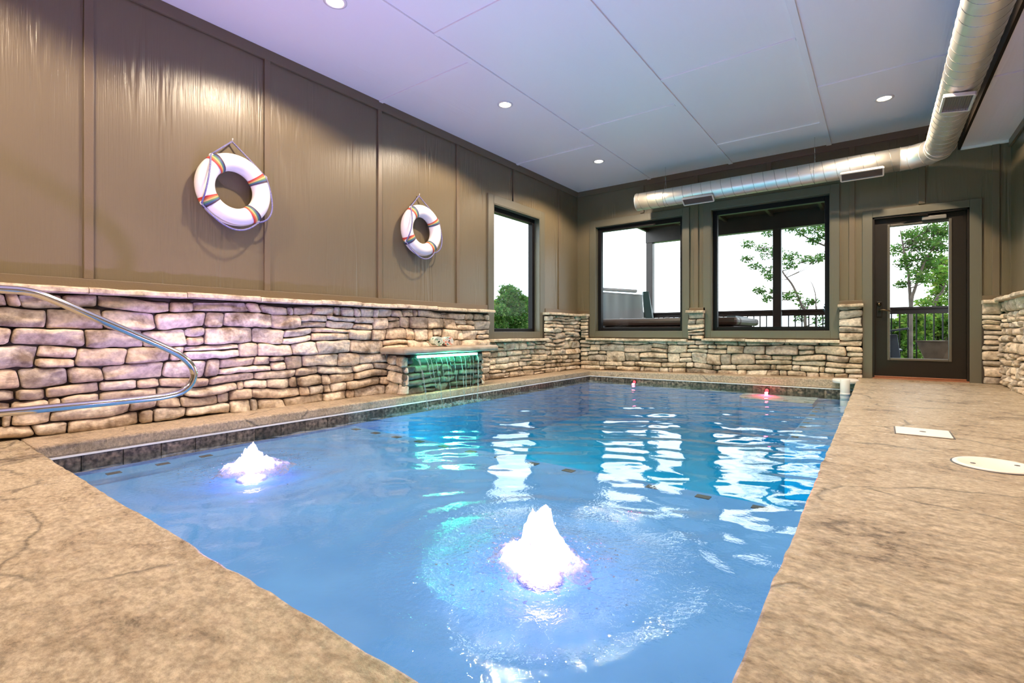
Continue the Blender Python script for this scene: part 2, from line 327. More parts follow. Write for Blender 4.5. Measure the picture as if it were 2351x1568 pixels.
# ------------------------------------------------------------------ mesh helper
class MB:
    def __init__(s): s.v = []; s.f = []; s.sm = []; s.t = []; s.k = 0
    def add(s, V, F, smooth=False, tint=None):
        V = np.asarray(V, float).reshape(-1, 3); b = s.k; s.v.append(V); s.k += len(V)
        for q in F: s.f.append(tuple(int(i) + b for i in q)); s.sm.append(smooth); s.t.append(tint)
        return s
    def box(s, x0, x1, y0, y1, z0, z1, tint=None):
        V = [(x0, y0, z0), (x1, y0, z0), (x1, y1, z0), (x0, y1, z0), (x0, y0, z1), (x1, y0, z1), (x1, y1, z1), (x0, y1, z1)]
        return s.add(V, [(0, 3, 2, 1), (4, 5, 6, 7), (0, 1, 5, 4), (1, 2, 6, 5), (2, 3, 7, 6), (3, 0, 4, 7)], False, tint)
    def hexa(s, b4, t4, tint=None):
        return s.add(list(b4) + list(t4), [(0, 3, 2, 1), (4, 5, 6, 7), (0, 1, 5, 4), (1, 2, 6, 5), (2, 3, 7, 6), (3, 0, 4, 7)], False, tint)
    def bar(s, p, q, w, h, up=(0, 0, 1), tint=None):
        p = Vector(p); q = Vector(q); d = (q - p).normalized(); u = Vector(up); r = d.cross(u)
        if r.length < 1e-4: r = d.cross(Vector((0, 1, 0)))
        r.normalize(); u = r.cross(d).normalized(); r *= w / 2; u *= h / 2
        return s.hexa([p - r - u, p + r - u, p + r + u, p - r + u], [q - r - u, q + r - u, q + r + u, q - r + u], tint)
    def tube(s, pts, r, n=12, cap=True, tint=None):
        P = [Vector(p) for p in pts]; rs = r if hasattr(r, '__len__') else [r] * len(P)
        V = []; T = (P[1] - P[0]).normalized(); a = T.orthogonal().normalized()
        for i, p in enumerate(P):
            t = (P[min(i + 1, len(P) - 1)] - P[max(i - 1, 0)]).normalized()
            a = (a - t * a.dot(t)).normalized(); b = t.cross(a)
            for k in range(n):
                w = 2 * PI * k / n; V.append(p + (a * math.cos(w) + b * math.sin(w)) * rs[i])
        F = [(i * n + k, i * n + (k + 1) % n, (i + 1) * n + (k + 1) % n, (i + 1) * n + k) for i in range(len(P) - 1) for k in range(n)]
        if cap: F += [tuple(range(n))[::-1], tuple(range((len(P) - 1) * n, len(P) * n))]
        return s.add(V, F, True, tint)
    def lathe(s, prof, c=(0, 0, 0), n=32, axis='z', tint=None):
        V = []
        for (r, z) in prof:
            for k in range(n):
                w = 2 * PI * k / n; a, b = r * math.cos(w), r * math.sin(w)
                V.append({'z': (c[0] + a, c[1] + b, c[2] + z), 'x': (c[0] + z, c[1] + a, c[2] + b), 'y': (c[0] + b, c[1] + z, c[2] + a)}[axis])
        m = len(prof)
        F = [(i * n + k, i * n + (k + 1) % n, (i + 1) * n + (k + 1) % n, (i + 1) * n + k) for i in range(m - 1) for k in range(n)]
        if prof[0][0] > 1e-6: F.append(tuple(range(n))[::-1])
        if prof[-1][0] > 1e-6: F.append(tuple(range((m - 1) * n, m * n)))
        return s.add(V, F, True, tint)
    def build(s, name, m, parent=None, bevel=0, auto=True):
        me = bpy.data.meshes.new(name)
        V = np.concatenate(s.v) if s.v else np.zeros((0, 3))
        if parent is not None: V = V - np.array(root_loc(parent))
        me.from_pydata(V.tolist(), [], s.f)
        me.polygons.foreach_set('use_smooth', s.sm)
        if any(t is not None for t in s.t):
            at = me.attributes.new('tint', 'FLOAT_COLOR', 'FACE')
            arr = np.array([(t if t is not None else (1, 1, 1)) for t in s.t], float)
            at.data.foreach_set('color', np.concatenate([arr, np.ones((len(arr), 1))], 1).ravel())
        me.materials.append(m); me.update()
        o = bpy.data.objects.new(name, me); C.objects.link(o)
        if parent is not None: o.parent = parent
        if bevel:
            b = o.modifiers.new('bevel', 'BEVEL'); b.width = bevel; b.segments = 2; b.limit_method = 'ANGLE'; b.angle_limit = .7
        return o
LOC = {}
def root_loc(o):
    x = np.zeros(3)
    while o is not None:
        x = x + np.array(o.location); o = o.parent
    return x
def tag(o, label=None, cat=None, group=None, kind=None):
    if label: o['label'] = label
    if cat: o['category'] = cat
    if group: o['group'] = group
    if kind: o['kind'] = kind
    return o
def thing(name, loc, label, cat, group=None, kind=None):
    o = bpy.data.objects.new(name, None); C.objects.link(o); o.location = loc; o.empty_display_size = .1
    return tag(o, label, cat, group, kind)
def copy_tree(o, parent=None):
    c = o.copy(); C.objects.link(c); c.parent = parent
    for ch in list(o.children): copy_tree(ch, c)
    return c
def lamp(name, kind, loc, power, color, parent=None, size=.1, **kw):
    d = bpy.data.lights.new(name, kind); d.energy = power; d.color = color
    if kind in ('POINT', 'SPOT'): d.shadow_soft_size = size
    for k, v in kw.items(): setattr(d, k, v)
    o = bpy.data.objects.new(name, d); C.objects.link(o)
    if parent is not None: o.parent = parent; o.location = Vector(loc) - Vector(root_loc(parent))
    else: o.location = loc
    return o

# ------------------------------------------------------------------ room shell
def holed(a0, a1, b0, b1, holes):
    """rectangles of [a0,a1]x[b0,b1] left after cutting the holes"""
    A = sorted({a0, a1, *[h[0] for h in holes], *[h[1] for h in holes]}); B = sorted({b0, b1, *[h[2] for h in holes], *[h[3] for h in holes]}); R = []
    for i in range(len(A) - 1):
        run = None
        for j in range(len(B) - 1):
            ca, cb = (A[i] + A[i + 1]) / 2, (B[j] + B[j + 1]) / 2
            solid = a0 <= ca <= a1 and b0 <= cb <= b1 and not any(h[0] < ca < h[1] and h[2] < cb < h[3] for h in holes)
            if solid: run = [A[i], A[i + 1], B[j], B[j + 1]] if run is None else [run[0], run[1], run[2], B[j + 1]]
            if (not solid or j == len(B) - 2) and run: R.append(run); run = None
    return R
WIN1 = (5.13, 6.25, .595, 2.32)            # left wall: y0,y1,z0,z1
WIN2 = (-3.81, -2.352, .607, 2.352); WIN3 = (-1.956, -.493, .61, 2.372); DOOR = (-.064, .809, .030, 1.99)
TK = .17
m = MB()
for r in holed(YF, YB + TK, -.9, ZC + .1, [WIN1]): m.box(XL - TK, XL, r[0], r[1], r[2], r[3])
wl = tag(m.build('wall_left', M['siding']), 'taupe painted board and batten wall carrying two life rings above stone', 'wall', kind='structure')
m = MB()
for r in holed(XL, XR, -.9, ZC + .1, [WIN2, WIN3, (DOOR[0], DOOR[1], DOOR[2], DOOR[3])]): m.box(r[0], r[1], YB, YB + TK, r[2], r[3])
wb = tag(m.build('wall_back', M['siding']), 'taupe far wall with two square windows and a glazed door', 'wall', kind='structure')
wr = tag(MB().box(XR, XR + .15, YF, YB + TK, -.9, ZC + .1).build('wall_right', M['siding']), 'painted wall to the right of the door above pale stone', 'wall', kind='structure')
wf = tag(MB().box(XL, XR, YF - .15, YF, -.9, ZC + .1).build('wall_front', M['siding']), 'painted wall behind the viewer', 'wall', kind='structure')
ceil = tag(MB().box(XL - .15, XR + .15, YF - .15, YB + TK, ZC, ZC + .12).build('ceiling', M['ceil']), 'white panelled ceiling with thin batten strips over the pool', 'ceiling', kind='structure')

# battens of the left wall
for y in (-1.4, -.24, .924, 2.094, 3.264, 4.44, 5.60, 6.83):
    z1 = ZC - .085; z0 = .95
    if 5.0 < y < 6.4: z0 = 2.43
    MB().box(XL, XL + .02, y - .025, y + .025, z0, z1).build('batten', M['trim'], wl, .003)
MB().box(XL, XL + .022, YF, YB, ZC - .09, ZC).build('top_rail', M['trim'], wl, .003)
m = MB().box(XL, XL + .024, YF, 5.0, .885, .95).box(XL, XL + .024, 6.40, YB, .90, .96); m.build('bottom_rail', M['trim'], wl, .003)
# battens of the far wall
for x, z0 in ((-2.99, 2.47), (-2.16, .93), (-1.20, 2.52), (-.27, .95), (.40, 2.09), (1.02, .96)):
    MB().box(x - .03, x + .03, YB - .02, YB, z0, ZC - .08).build('batten', M['trim'], wb, .003)
m = MB().box(XL, .724, YB - .022, YB, ZC - .085, ZC); m.build('top_rail', M['trim'], wb, .003)
m = MB().box(XL, -3.90, YB - .024, YB, .895, .96).box(-2.27, -2.03, YB - .024, YB, .89, .955).box(-.405, -.155, YB - .024, YB, .925, .99).box(.905, XR, YB - .024, YB, .935, 1.0); m.build('bottom_rail', M['trim'], wb, .003)
for y in (-1.2, 0, 1.2, 2.4, 3.6, 4.8, 6.0):
    MB().box(XR - .02, XR, y - .025, y + .025, .96, 2.62).build('batten', M['trim'], wr, .003)
MB().box(XR - .022, XR, YF, YB, 2.59, 2.666).build('top_rail', M['trim'], wr, .003)
# ceiling strips
zc = ZC
for x in (-2.87, -1.68, -.51):
    MB().box(x - .028, x + .028, YF, YB, zc - .014, zc).build('batten', M['ceiltrim'], ceil, .002)
for (x0, x1, ys) in ((XL, -2.9, (.82, 3.27, 5.66)), (-2.84, -1.71, (.35, 2.79, 5.15)), (-1.65, -.54, (2.14, 4.58, 6.59)), (-.48, .72, (.7, 3.16, 5.62))):
    for y in ys: MB().box(x0, x1, y - .024, y + .024, zc - .013, zc).build('batten', M['ceiltrim'], ceil, .002)
sf = tag(MB().box(.735, XR, YF, YB, 2.666, ZC).build('ceiling_soffit', M['ceil']), 'lowered white soffit along the right wall beside the duct', 'soffit', kind='structure')
MB().box(.712, .735, YF, YB, 2.650, ZC).build('fascia', M['fascia'], sf, .003)
MB().box(.735, XR, YB - .03, YB, 2.640, 2.666).build('edge_trim', M['ceiltrim'], sf, .002)
MB().box(.735, XR - .02, 5.50, 5.55, 2.652, 2.666).build('batten', M['ceiltrim'], sf, .002)

# ------------------------------------------------------------------ stone veneer
PAL = [(.80, .67, .53), (.78, .64, .49), (.72, .56, .41), (.67, .53, .39), (.76, .61, .46), (.58, .46, .35), (.68, .58, .48), (.50, .41, .33), (.77, .66, .54), (.62, .49, .36)]
def stones(m, L, H, fr, seed, hm=.088, D=.05, wm=1.0):
    """dry-stacked ledgestone on [0,L]x[0,H]; fr(u,v,d) gives the point"""
    rn = random.Random(seed); cells = []; v = 0
    while v < H - .01:
        h = rn.uniform(.62, 1.45) * hm
        if H - v - h < .05: h = H - v
        u = 0
        while u < L - .01:
            w = rn.uniform(1.3, 4.4) * hm * wm
            if L - u - w < .10: w = L - u
            r = rn.random()
            if h > hm * 1.0 and r < .34:
                k = rn.uniform(.38, .62)
                cells.append((u, u + w, v, v + h * k))
                if rn.random() < .5 and w > .2:
                    q = rn.uniform(.3, .7); cells += [(u, u + w * q, v + h * k, v + h), (u + w * q, u + w, v + h * k, v + h)]
                else: cells.append((u, u + w, v + h * k, v + h))
            elif r < .46 and w > .2:
                q = rn.choice((.22, .3, .74)); cells += [(u, u + w * q, v, v + h), (u + w * q, u + w, v, v + h)]
            else: cells.append((u, u + w, v, v + h))
            u += w
        v += h
    for ci, (u0, u1, v0, v1) in enumerate(cells):
        w, h = u1 - u0, v1 - v0; g = rn.uniform(.002, .005)
        nu = max(7, min(30, int(w / .0145))); nv = max(6, int(h / .0115))
        s = np.linspace(-1, 1, nu + 1); t = np.linspace(-1, 1, nv + 1)
        s = np.sign(s) * (1 - (1 - np.abs(s)) ** 1.35); t = np.sign(t) * (1 - (1 - np.abs(t)) ** 1.25)
        Sg, Tg = np.meshgrid(s, t, indexing='ij')
        cu, cv = (u0 + u1) / 2, (v0 + v1) / 2
        U = cu + Sg * (w / 2 - g); Vv = cv + Tg * (h / 2 - g)
        crn = (np.abs(Sg) * np.abs(Tg)) ** 7
        U = U - np.sign(Sg) * crn * rn.uniform(.003, .016); Vv = Vv - np.sign(Tg) * crn * rn.uniform(.002, .009)
        # crooked outline: smooth warp shared by neighbours plus a little of its own
        P = np.stack([U, Vv, np.full_like(U, seed * .37)], -1)
        Uw = U + .020 * vnoise(P * [4, 9, 1], seed + 1); Vw = Vv + .022 * vnoise(P * [3.2, 7, 1], seed + 2) + .005 * vnoise(P * [16, 5, 1], ci)
        Uw = np.clip(Uw, 0, L); Vw = np.clip(Vw, 0, H) if True else Vw
        e = np.minimum((1 - np.abs(Sg)) * w / 2, (1 - np.abs(Tg)) * h / 2)
        base = D * rn.uniform(.62, 1.12); tl = rn.uniform(-.012, .012); tv = rn.uniform(-.014, .006)
        d = base * (.62 + .38 * (1 - np.exp(-e / .0045))) + tl * Sg + tv * Tg
        Q = np.stack([Uw, Vw, np.full_like(U, ci * 1.7)], -1)
        d = d + .016 * fbm(Q * [9, 16, 1], 3, seed + 5) + .012 * np.abs(fbm(Q * [12, 30, 1], 3, seed + 9))
        fc = np.min([rn.gauss(0, .016) * Sg + rn.gauss(0, .013) * Tg + rn.uniform(.0, .010) + rn.gauss(0, .008) * Sg * 0 for _ in range(4)], axis=0)
        d = d + fc
        d = np.maximum(d, .012)
        ring = [(i, 0) for i in range(nu)] + [(nu, j) for j in range(nv)] + [(i, nv) for i in range(nu, 0, -1)] + [(0, j) for j in range(nv, 0, -1)]
        A = np.array([fr(a, b, c) for a, b, c in zip(Uw.ravel(), Vw.ravel(), d.ravel())])
        Bk = np.array([fr(Uw[i, j], Vw[i, j], 0.0) for i, j in ring])
        idx = lambda i, j: i * (nv + 1) + j
        F = [(idx(i, j), idx(i + 1, j), idx(i + 1, j + 1), idx(i, j + 1)) for i in range(nu) for j in range(nv)]
        nA = len(A); K = len(ring)
        F += [(idx(*ring[k]), nA + k, nA + (k + 1) % K, idx(*ring[(k + 1) % K])) for k in range(K)]
        c = rn.choice(PAL); k = rn.uniform(.76, 1.08); c = tuple(min(1, x * k) for x in c)
        m.add(np.concatenate([A, Bk]), F, True, c)
def caps(m, pts_fr, L, seed, depth, th=.038):
    """row of chipped cap stones along u; fr(u,d,z)"""
    rn = random.Random(seed); u = 0
    while u < L - .02:
        w = min(L - u, rn.uniform(.42, .62))
        if L - u - w < .15: w = L - u
        nu = max(4, int(w / .03)); us = np.linspace(u + .002, u + w - .002, nu + 1); V = []; dz = rn.uniform(-.004, .004)
        for x in us:
            e = .012 * vnoise(np.array([x * 14, seed, .3]), seed) + rn.uniform(-.003, .003)
            z = .004 * vnoise(np.array([x * 9, seed, 5.3]), seed)
            V += [pts_fr(x, 0, dz), pts_fr(x, depth + e - .012, dz + .002 + z), pts_fr(x, depth + e, -.008 + dz + z), pts_fr(x, depth + e + .002, -th + .008 + dz), pts_fr(x, depth + e - .010, -th + dz), pts_fr(x, 0, -th + dz)]
        F = [(6 * i + a, 6 * i + (a + 1) % 6, 6 * i + 6 + (a + 1) % 6, 6 * i + 6 + a) for i in range(nu) for a in range(6)]
        F += [tuple(range(6))[::-1], tuple(6 * nu + a for a in range(6))]
        c = rn.choice([(.66, .54, .40), (.60, .49, .36), (.70, .58, .44)])
        m.add(V, F, False, c); u += w
SL = XL + .035       # back plane of left stones
SBk = YB - .035
SR = XR - .035
zl = -.035
m = MB(); k = MB()
def left(y0): return lambda u, v, d: (SL + d + .012, y0 + u, zl + v)
stones(m, 4.98 - (-.6), .875, left(-.6), 11, .092, .058)
stones(m, 1.34, .495, left(4.98), 12, .085, .055)
stones(m, 7.40 - 6.32, .895, left(6.32), 13, .085, .055)
m.build('stone_veneer', M['stone'], wl)
k.box(XL, SL + .014, -.6, 4.98, zl - .1, .84).box(XL, SL + .014, 4.98, 6.32, zl - .1, .46).box(XL, SL + .014, 6.32, YB, zl - .1, .86); k.build('stone_backing', M['joint_shade'], wl)
m = MB(); caps(m, lambda u, d, z: (XL + d, -.6 + u, .884 + z), 5.58, 1, .165); caps(m, lambda u, d, z: (XL + d, 4.985 + u, .500 + z), 1.33, 2, .15); caps(m, lambda u, d, z: (XL + d, 6.315 + u, .896 + z), YB - .16 - 6.315, 3, .15)
m.build('stone_cap', M['stone'], wl)
m = MB(); k = MB()
def back(x0, z0=-.03): return lambda u, v, d: (x0 + u, SBk - d - .012, z0 + v + .045 * min(1, max(0, (x0 + u + 4) / 4)) * (1 - v))
stones(m, 4.05 - .165, .495, back(-4.045), 21, .104, .058)
m2 = [( -4.045, -3.91, .49, .885), (-2.262, -2.035, .49, .885), (-.398, -.160, .49, .925)]
for i, (a, b, z0, z1) in enumerate(m2): stones(m, b - a, z1 - z0, (lambda a, z0: lambda u, v, d: (a + u, SBk - d - .012, z0 + v))(a, z0), 31 + i, .085, .055)
stones(m, 1.075 - .905, .89, (lambda u, v, d: (.905 + u, SBk - d - .012, .035 + v)), 41, .08, .055)
m.build('stone_veneer', M['stone'], wb)
k.box(XL, -.16, SBk - .014, YB, -.15, .46)
for (a, b, z0, z1) in m2: k.box(a, b, SBk - .014, YB, .4, z1 - .03)
k.box(.905, XR, SBk - .014, YB, 0, .90); k.build('stone_backing', M['joint_shade'], wb)
m = MB()
caps(m, lambda u, d, z: (-3.925 + u, YB - d, .490 + z), 1.66, 5, .15); caps(m, lambda u, d, z: (-2.05 + u, YB - d, .500 + z), 1.66, 6, .15)
caps(m, lambda u, d, z: (-4.05 + u, YB - d, .897 + z), .145, 7, .16); caps(m, lambda u, d, z: (-2.275 + u, YB - d, .905 + z), .25, 8, .155)
caps(m, lambda u, d, z: (-.412 + u, YB - d, .942 + z), .262, 9, .155); caps(m, lambda u, d, z: (.90 + u, YB - d, .945 + z), .12, 10, .155)
m.build('stone_cap', M['stone'], wb)
m = MB(); stones(m, 7.36 - 1.0, .90, lambda u, v, d: (SR - d - .012, 7.36 - u, .03 + v - .03 * u / 6.4), 51, .082, .06, .55); m.build('stone_veneer', M['stone'], wr)
MB().box(SR - .014, XR, 1.0, YB, -.1, .90).build('stone_backing', M['joint_shade'], wr)
m = MB(); caps(m, lambda u, d, z: (XR - d, 7.40 - u, .962 + z), 6.4, 14, .155); m.build('stone_cap', M['stone'], wr)

# ------------------------------------------------------------------ windows and door
def window_on_back(name, w, label, cas=.10):
    x0, x1, z0, z1 = w; r = thing(name, ((x0 + x1) / 2, YB, z0), label, 'window', kind='structure')
    c = MB().box(x0 - cas, x0, YB - .024, YB, z0 - cas, z1 + cas).box(x1, x1 + cas * .95, YB - .024, YB, z0 - cas, z1 + cas).box(x0, x1, YB - .024, YB, z1, z1 + cas).box(x0, x1, YB - .024, YB, z0 - cas, z0)
    c.box(x0 - .001, x0 + .012, YB - .02, YB + .09, z0, z1).box(x1 - .012, x1 + .001, YB - .02, YB + .09, z0, z1).box(x0, x1, YB - .02, YB + .09, z1 - .012, z1 + .001).box(x0, x1, YB - .02, YB + .09, z0 - .001, z0 + .006)
    c.build('casing', M['casing'], r, .003)
    a0, a1, b0, b1 = x0 + .012, x1 - .012, z0 + .006, z1 - .012; f = .058
    fr = MB().box(a0, a0 + f, YB + .07, YB + .15, b0, b1).box(a1 - f, a1, YB + .07, YB + .15, b0, b1).box(a0 + f, a1 - f, YB + .07, YB + .15, b1 - f - .01, b1).box(a0 + f, a1 - f, YB + .07, YB + .15, b0, b0 + .045)
    fr.box(a0 + f, a1 - f, YB + .085, YB + .10, b0 + .045, b0 + .055); fr.build('frame', M['black'], r, .004)
    MB().box(a0 + f - .01, a1 - f + .01, YB + .108, YB + .114, b0 + .04, b1 - f).build('pane', M['glass'], r)
    return r
window_on_back('window_2', WIN2, 'far wall window beside the corner with the spa cover behind it')
window_on_back('window_3', WIN3, 'wide far wall window nearest the door with a tree behind')
y0, y1, z0, z1 = WIN1; r = thing('window_1', (XL, (y0 + y1) / 2, z0), 'tall narrow window in the side wall beside the second life ring', 'window', kind='structure')
cs = .115
c = MB().box(XL, XL + .024, y0 - cs, y0, z0 - .09, z1 + cs).box(XL, XL + .024, y1, y1 + .13, z0 - .09, z1 + cs).box(XL, XL + .024, y0, y1, z1, z1 + cs).box(XL, XL + .024, y0, y1, z0 - .09, z0)
c.box(XL - .09, XL + .02, y0 - .001, y0 + .012, z0, z1).box(XL - .09, XL + .02, y1 - .012, y1 + .001, z0, z1).box(XL - .09, XL + .02, y0, y1, z1 - .012, z1 + .001).box(XL - .09, XL + .02, y0, y1, z0 - .001, z0 + .006); c.build('casing', M['casing'], r, .003)
f = .058; fr = MB().box(XL - .15, XL - .07, y0 + .012, y0 + .012 + f, z0, z1 - .012).box(XL - .15, XL - .07, y1 - .012 - f, y1 - .012, z0, z1 - .012).box(XL - .15, XL - .07, y0 + .07, y1 - .07, z1 - .082, z1 - .012).box(XL - .15, XL - .07, y0 + .07, y1 - .07, z0 + .006, z0 + .05)
fr.build('frame', M['black'], r, .004)
MB().box(XL - .114, XL - .108, y0 + .06, y1 - .06, z0 + .04, z1 - .07).build('pane', M['glass'], r)

x0, x1, z0, z1 = DOOR
d = thing('door_1', ((x0 + x1) / 2, YB, z0), 'dark door with one tall glass pane in the far wall', 'door', kind='structure')
c = MB().box(x0 - .10, x0, YB - .026, YB, z0 - .02, z1 + .085).box(x1, x1 + .10, YB - .026, YB, z0 - .02, z1 + .085).box(x0, x1, YB - .026, YB, z1, z1 + .085); c.build('casing', M['casing'], d, .003)
MB().box(x0, x0 + .02, YB - .01, YB + .15, z0, z1).box(x1 - .02, x1, YB - .01, YB + .15, z0, z1).box(x0, x1, YB - .01, YB + .15, z1 - .02, z1).build('jamb', M['doorpaint'], d)
GX0, GX1, GZ0, GZ1 = .108, .640, .285, 1.870
MB().box(x0, x0 + .034, YB + .105, YB + .13, z0, z1).box(x1 - .034, x1, YB + .105, YB + .13, z0, z1).box(x0, x1, YB + .105, YB + .13, z1 - .034, z1).build('door_stop', M['doorpaint'], d)
lf = MB(); yd0, yd1 = YB + .055, YB + .10
for rr in holed(x0 + .022, x1 - .022, z0 + .035, z1 - .022, [(GX0, GX1, GZ0, GZ1)]): lf.box(rr[0], rr[1], yd0, yd1, rr[2], rr[3])
leaf = lf.build('door_leaf', M['doorpaint'], d)
b = MB(); w = .028
b.box(GX0 - w, GX0, yd0 - .014, yd0, GZ0 - w, GZ1 + w).box(GX1, GX1 + w, yd0 - .014, yd0, GZ0 - w, GZ1 + w).box(GX0, GX1, yd0 - .014, yd0, GZ1, GZ1 + w).box(GX0, GX1, yd0 - .014, yd0, GZ0 - w, GZ0)
b.build('glazing_bead', M['bead'], d, .006)
MB().box(GX0 - .004, GX1 + .004, yd0 + .018, yd0 + .024, GZ0 - .004, GZ1 + .004).build('pane', M['glass'], d)
h = MB().box(-.025, .03, yd0 - .012, yd0, .78, .97); hp = h.build('lock_plate', M['doorpaint'], d, .008)
hd = MB().tube([(.002, yd0, .86), (.002, yd0 - .05, .86)], .012).tube([(.0, yd0 - .05, .862), (.04, yd0 - .055, .865), (.085, yd0 - .052, .856), (.115, yd0 - .05, .850)], [.010, .009, .007, .006]); hd.build('lever_handle', M['brass'], d)
MB().lathe([(.0, -.02), (.018, -.02), (.022, 0)], (.002, yd0 - .012, .935), 20, 'y').build('deadbolt', M['brass'], d)
MB().box(.40, .62, yd0 - .055, yd0, 1.90, 1.945).build('closer_body', M['alum'], d, .008)
MB().bar((.45, yd0 - .065, 1.955), (.22, yd0 - .09, 1.966), .022, .008).bar((.22, yd0 - .09, 1.966), (.35, YB - .0, 1.972), .02, .008).build('closer_arm', M['fascia'], d)
MB().box(x0, x1, YB - .02, YB + .15, z0 - .01, z0 + .018).box(x0, x1, YB + .03, YB + .12, z0 + .018, z0 + .036).build('threshold', M['copper'], d, .004)

# ------------------------------------------------------------------ deck, coping, pool
def slab_grid(m, x0, x1, y0, y1, nx, ny, th, wob=None):
    xs = np.linspace(x0, x1, nx + 1); ys = np.linspace(y0, y1, ny + 1); T = []; Bt = []
    for i, x in enumerate(xs):
        for j, y in enumerate(ys):
            xx, yy = wob(x, y) if wob else (x, y); z = deck_z(x, y); T.append((xx, yy, z)); Bt.append((xx, yy, z - (th(x) if callable(th) else th)))
    n = len(T); I = lambda i, j: i * (ny + 1) + j; F = []
    for i in range(nx):
        for j in range(ny): F += [(I(i, j), I(i + 1, j), I(i + 1, j + 1), I(i, j + 1)), (n + I(i, j), n + I(i, j + 1), n + I(i + 1, j + 1), n + I(i + 1, j))]
    for i in range(nx): F += [(I(i, 0), n + I(i, 0), n + I(i + 1, 0), I(i + 1, 0)), (I(i, ny), I(i + 1, ny), n + I(i + 1, ny), n + I(i, ny))]
    for j in range(ny): F += [(I(0, j), I(0, j + 1), n + I(0, j + 1), n + I(0, j)), (I(nx, j), n + I(nx, j), n + I(nx, j + 1), I(nx, j + 1))]
    m.add(T + Bt, F)
DX, DY = -.208, .592
def wobx(x, y): return (x + (.006 * float(vnoise(np.array([y * 3.1, 0, 0]), 3)) + .003 * float(vnoise(np.array([y * 17, 0, 0]), 4)) if abs(x - DX) < 1e-6 else x * 0), y)
def wob_r(x, y):
    if abs(x - DX) < 1e-6: return (x + .0035 * float(vnoise(np.array([y * 3.1, 0, 0]), 3)) + .004 * float(vnoise(np.array([y * 17, 0, 0]), 4)), y)
    return (x, y)
def wob_n(x, y):
    if abs(y - DY) < 1e-6 and x < DX: return (x, y + .005 * float(vnoise(np.array([x * 4.1, 0, 0]), 5)) + .003 * float(vnoise(np.array([x * 19, 0, 0]), 6)))
    return (x, y)
m = MB(); slab_grid(m, XL, XR, YF, DY, 200, 6, .12, wob_n); slab_grid(m, DX, XR, DY, YB, 4, 240, .12, wob_r)
fl = tag(m.build('floor', M['deck'], bevel=.008), 'tan stamped concrete pool deck with cracked slate texture', 'deck', kind='structure')
m = MB(); slab_grid(m, XL, PX0 + .012, DY + .006, PY1 + .012, 2, 60, .075); slab_grid(m, XL, DX - .003, PY1 + .012, YB, 40, 2, lambda x: .075 + .040 * min(1, max(0, (x + 3.7) / 3.5)))
cp = tag(m.build('trim_1', M['coping'], bevel=.012), 'narrow concrete coping ledge below the stone walls', 'coping', kind='structure')

ps = tag(None or thing('pool_shell', (-2, 4, FLOOR_Z), 'blue plastered pool basin with a shallow ledge at the near end', 'pool', kind='structure'))
m = MB()
m.box(PX0, PX1, PY0, SHELF_Y, FLOOR_Z - .1, SHELF_Z)                       # shallow ledge
m.box(PX0, PX1, SHELF_Y, PY1, FLOOR_Z - .1, FLOOR_Z)                       # deep floor
m.box(PX0 - .12, PX0, PY0 - .12, PY1 + .12, FLOOR_Z - .1, ZW - .055); m.box(PX1, PX1 + .12, PY0 - .12, PY1 + .12, FLOOR_Z - .1, -.13)
m.box(PX0, PX1, PY0 - .12, PY0, FLOOR_Z - .1, -.13); m.box(PX0, PX1, PY1, PY1 + .12, FLOOR_Z - .1, ZW - .055)
m.build('basin', M['shell'], ps)
m = MB().box(-.60, PX1, 4.4, PY1, FLOOR_Z, SHELF_Z - .02); m.build('bench', M['shell'], ps, .02)
m = MB(); P = [(-1.42, PY1), (-1.42, 6.72), (-1.36, 6.56), (-1.25, 6.50), (-.60, 6.50), (-.60, PY1)]
n_ = len(P); m.add([(x, y, FLOOR_Z) for x, y in P] + [(x, y, -.215) for x, y in P], [tuple(range(n_)), tuple(range(n_, 2 * n_))[::-1]] + [(i, n_ + i, n_ + (i + 1) % n_, (i + 1) % n_) for i in range(n_)]); m.build('seat', M['shell'], ps, .01); m = MB(); m.add([(x, y, -.214) for x, y in P] + [(x, y, -.209) for x, y in P], [tuple(range(n_)), tuple(range(n_, 2 * n_))[::-1]] + [(i, n_ + i, n_ + (i + 1) % n_, (i + 1) % n_) for i in range(n_)]); m.build('seat_top', M['seat'], ps)
rn = random.Random(5)
m = MB()
y = PY0
while y < PY1:                                                              # waterline tiles: one band
    k = rn.uniform(.6, 1.5); m.box(PX0 - .02, PX0 + .002, y + .002, min(y + .198, PY1), ZW - .055, -.112, (k, k, k)); y += .2
x = PX0
while x < PX1:
    k = rn.uniform(.6, 1.5); m.box(x + .002, min(x + .198, PX1), PY1 - .002, PY1 + .02, ZW - .055, -.112 + .02 * (x + 3.7) / 3.5, (k, k, k)); x += .2
m.build('tile_band', M['tile'], ps)
m = MB().box(PX0 - .02, PX0 + .012, PY0, PY1, -.115, -.103)
m.hexa([(PX0, PY1 - .012, -.113), (PX1, PY1 - .012, -.093), (PX1, PY1 + .02, -.093), (PX0, PY1 + .02, -.113)], [(PX0, PY1 - .012, -.104), (PX1, PY1 - .012, -.084), (PX1, PY1 + .02, -.084), (PX0, PY1 + .02, -.104)])
m.build('white_line', M['linetrim'], ps)
def marker(x, y, z, w=.07, h=.05): MB().box(x - w / 2, x + w / 2, y - h / 2, y + h / 2, z, z + .003).build('marker_tile', M['marker'], ps)
for i in range(13): marker(-3.60 + .262 * i, SHELF_Y - .07, SHELF_Z)
for i in range(3): marker(PX0 + .09, .93 + .25 * i, SHELF_Z, .05, .07)
for i in range(8): marker(-.55, 4.6 + .26 * i, SHELF_Z - .02, .05, .05)
for i in range(4): marker(-1.30 + .21 * i, 6.57, -.209, .05, .05)

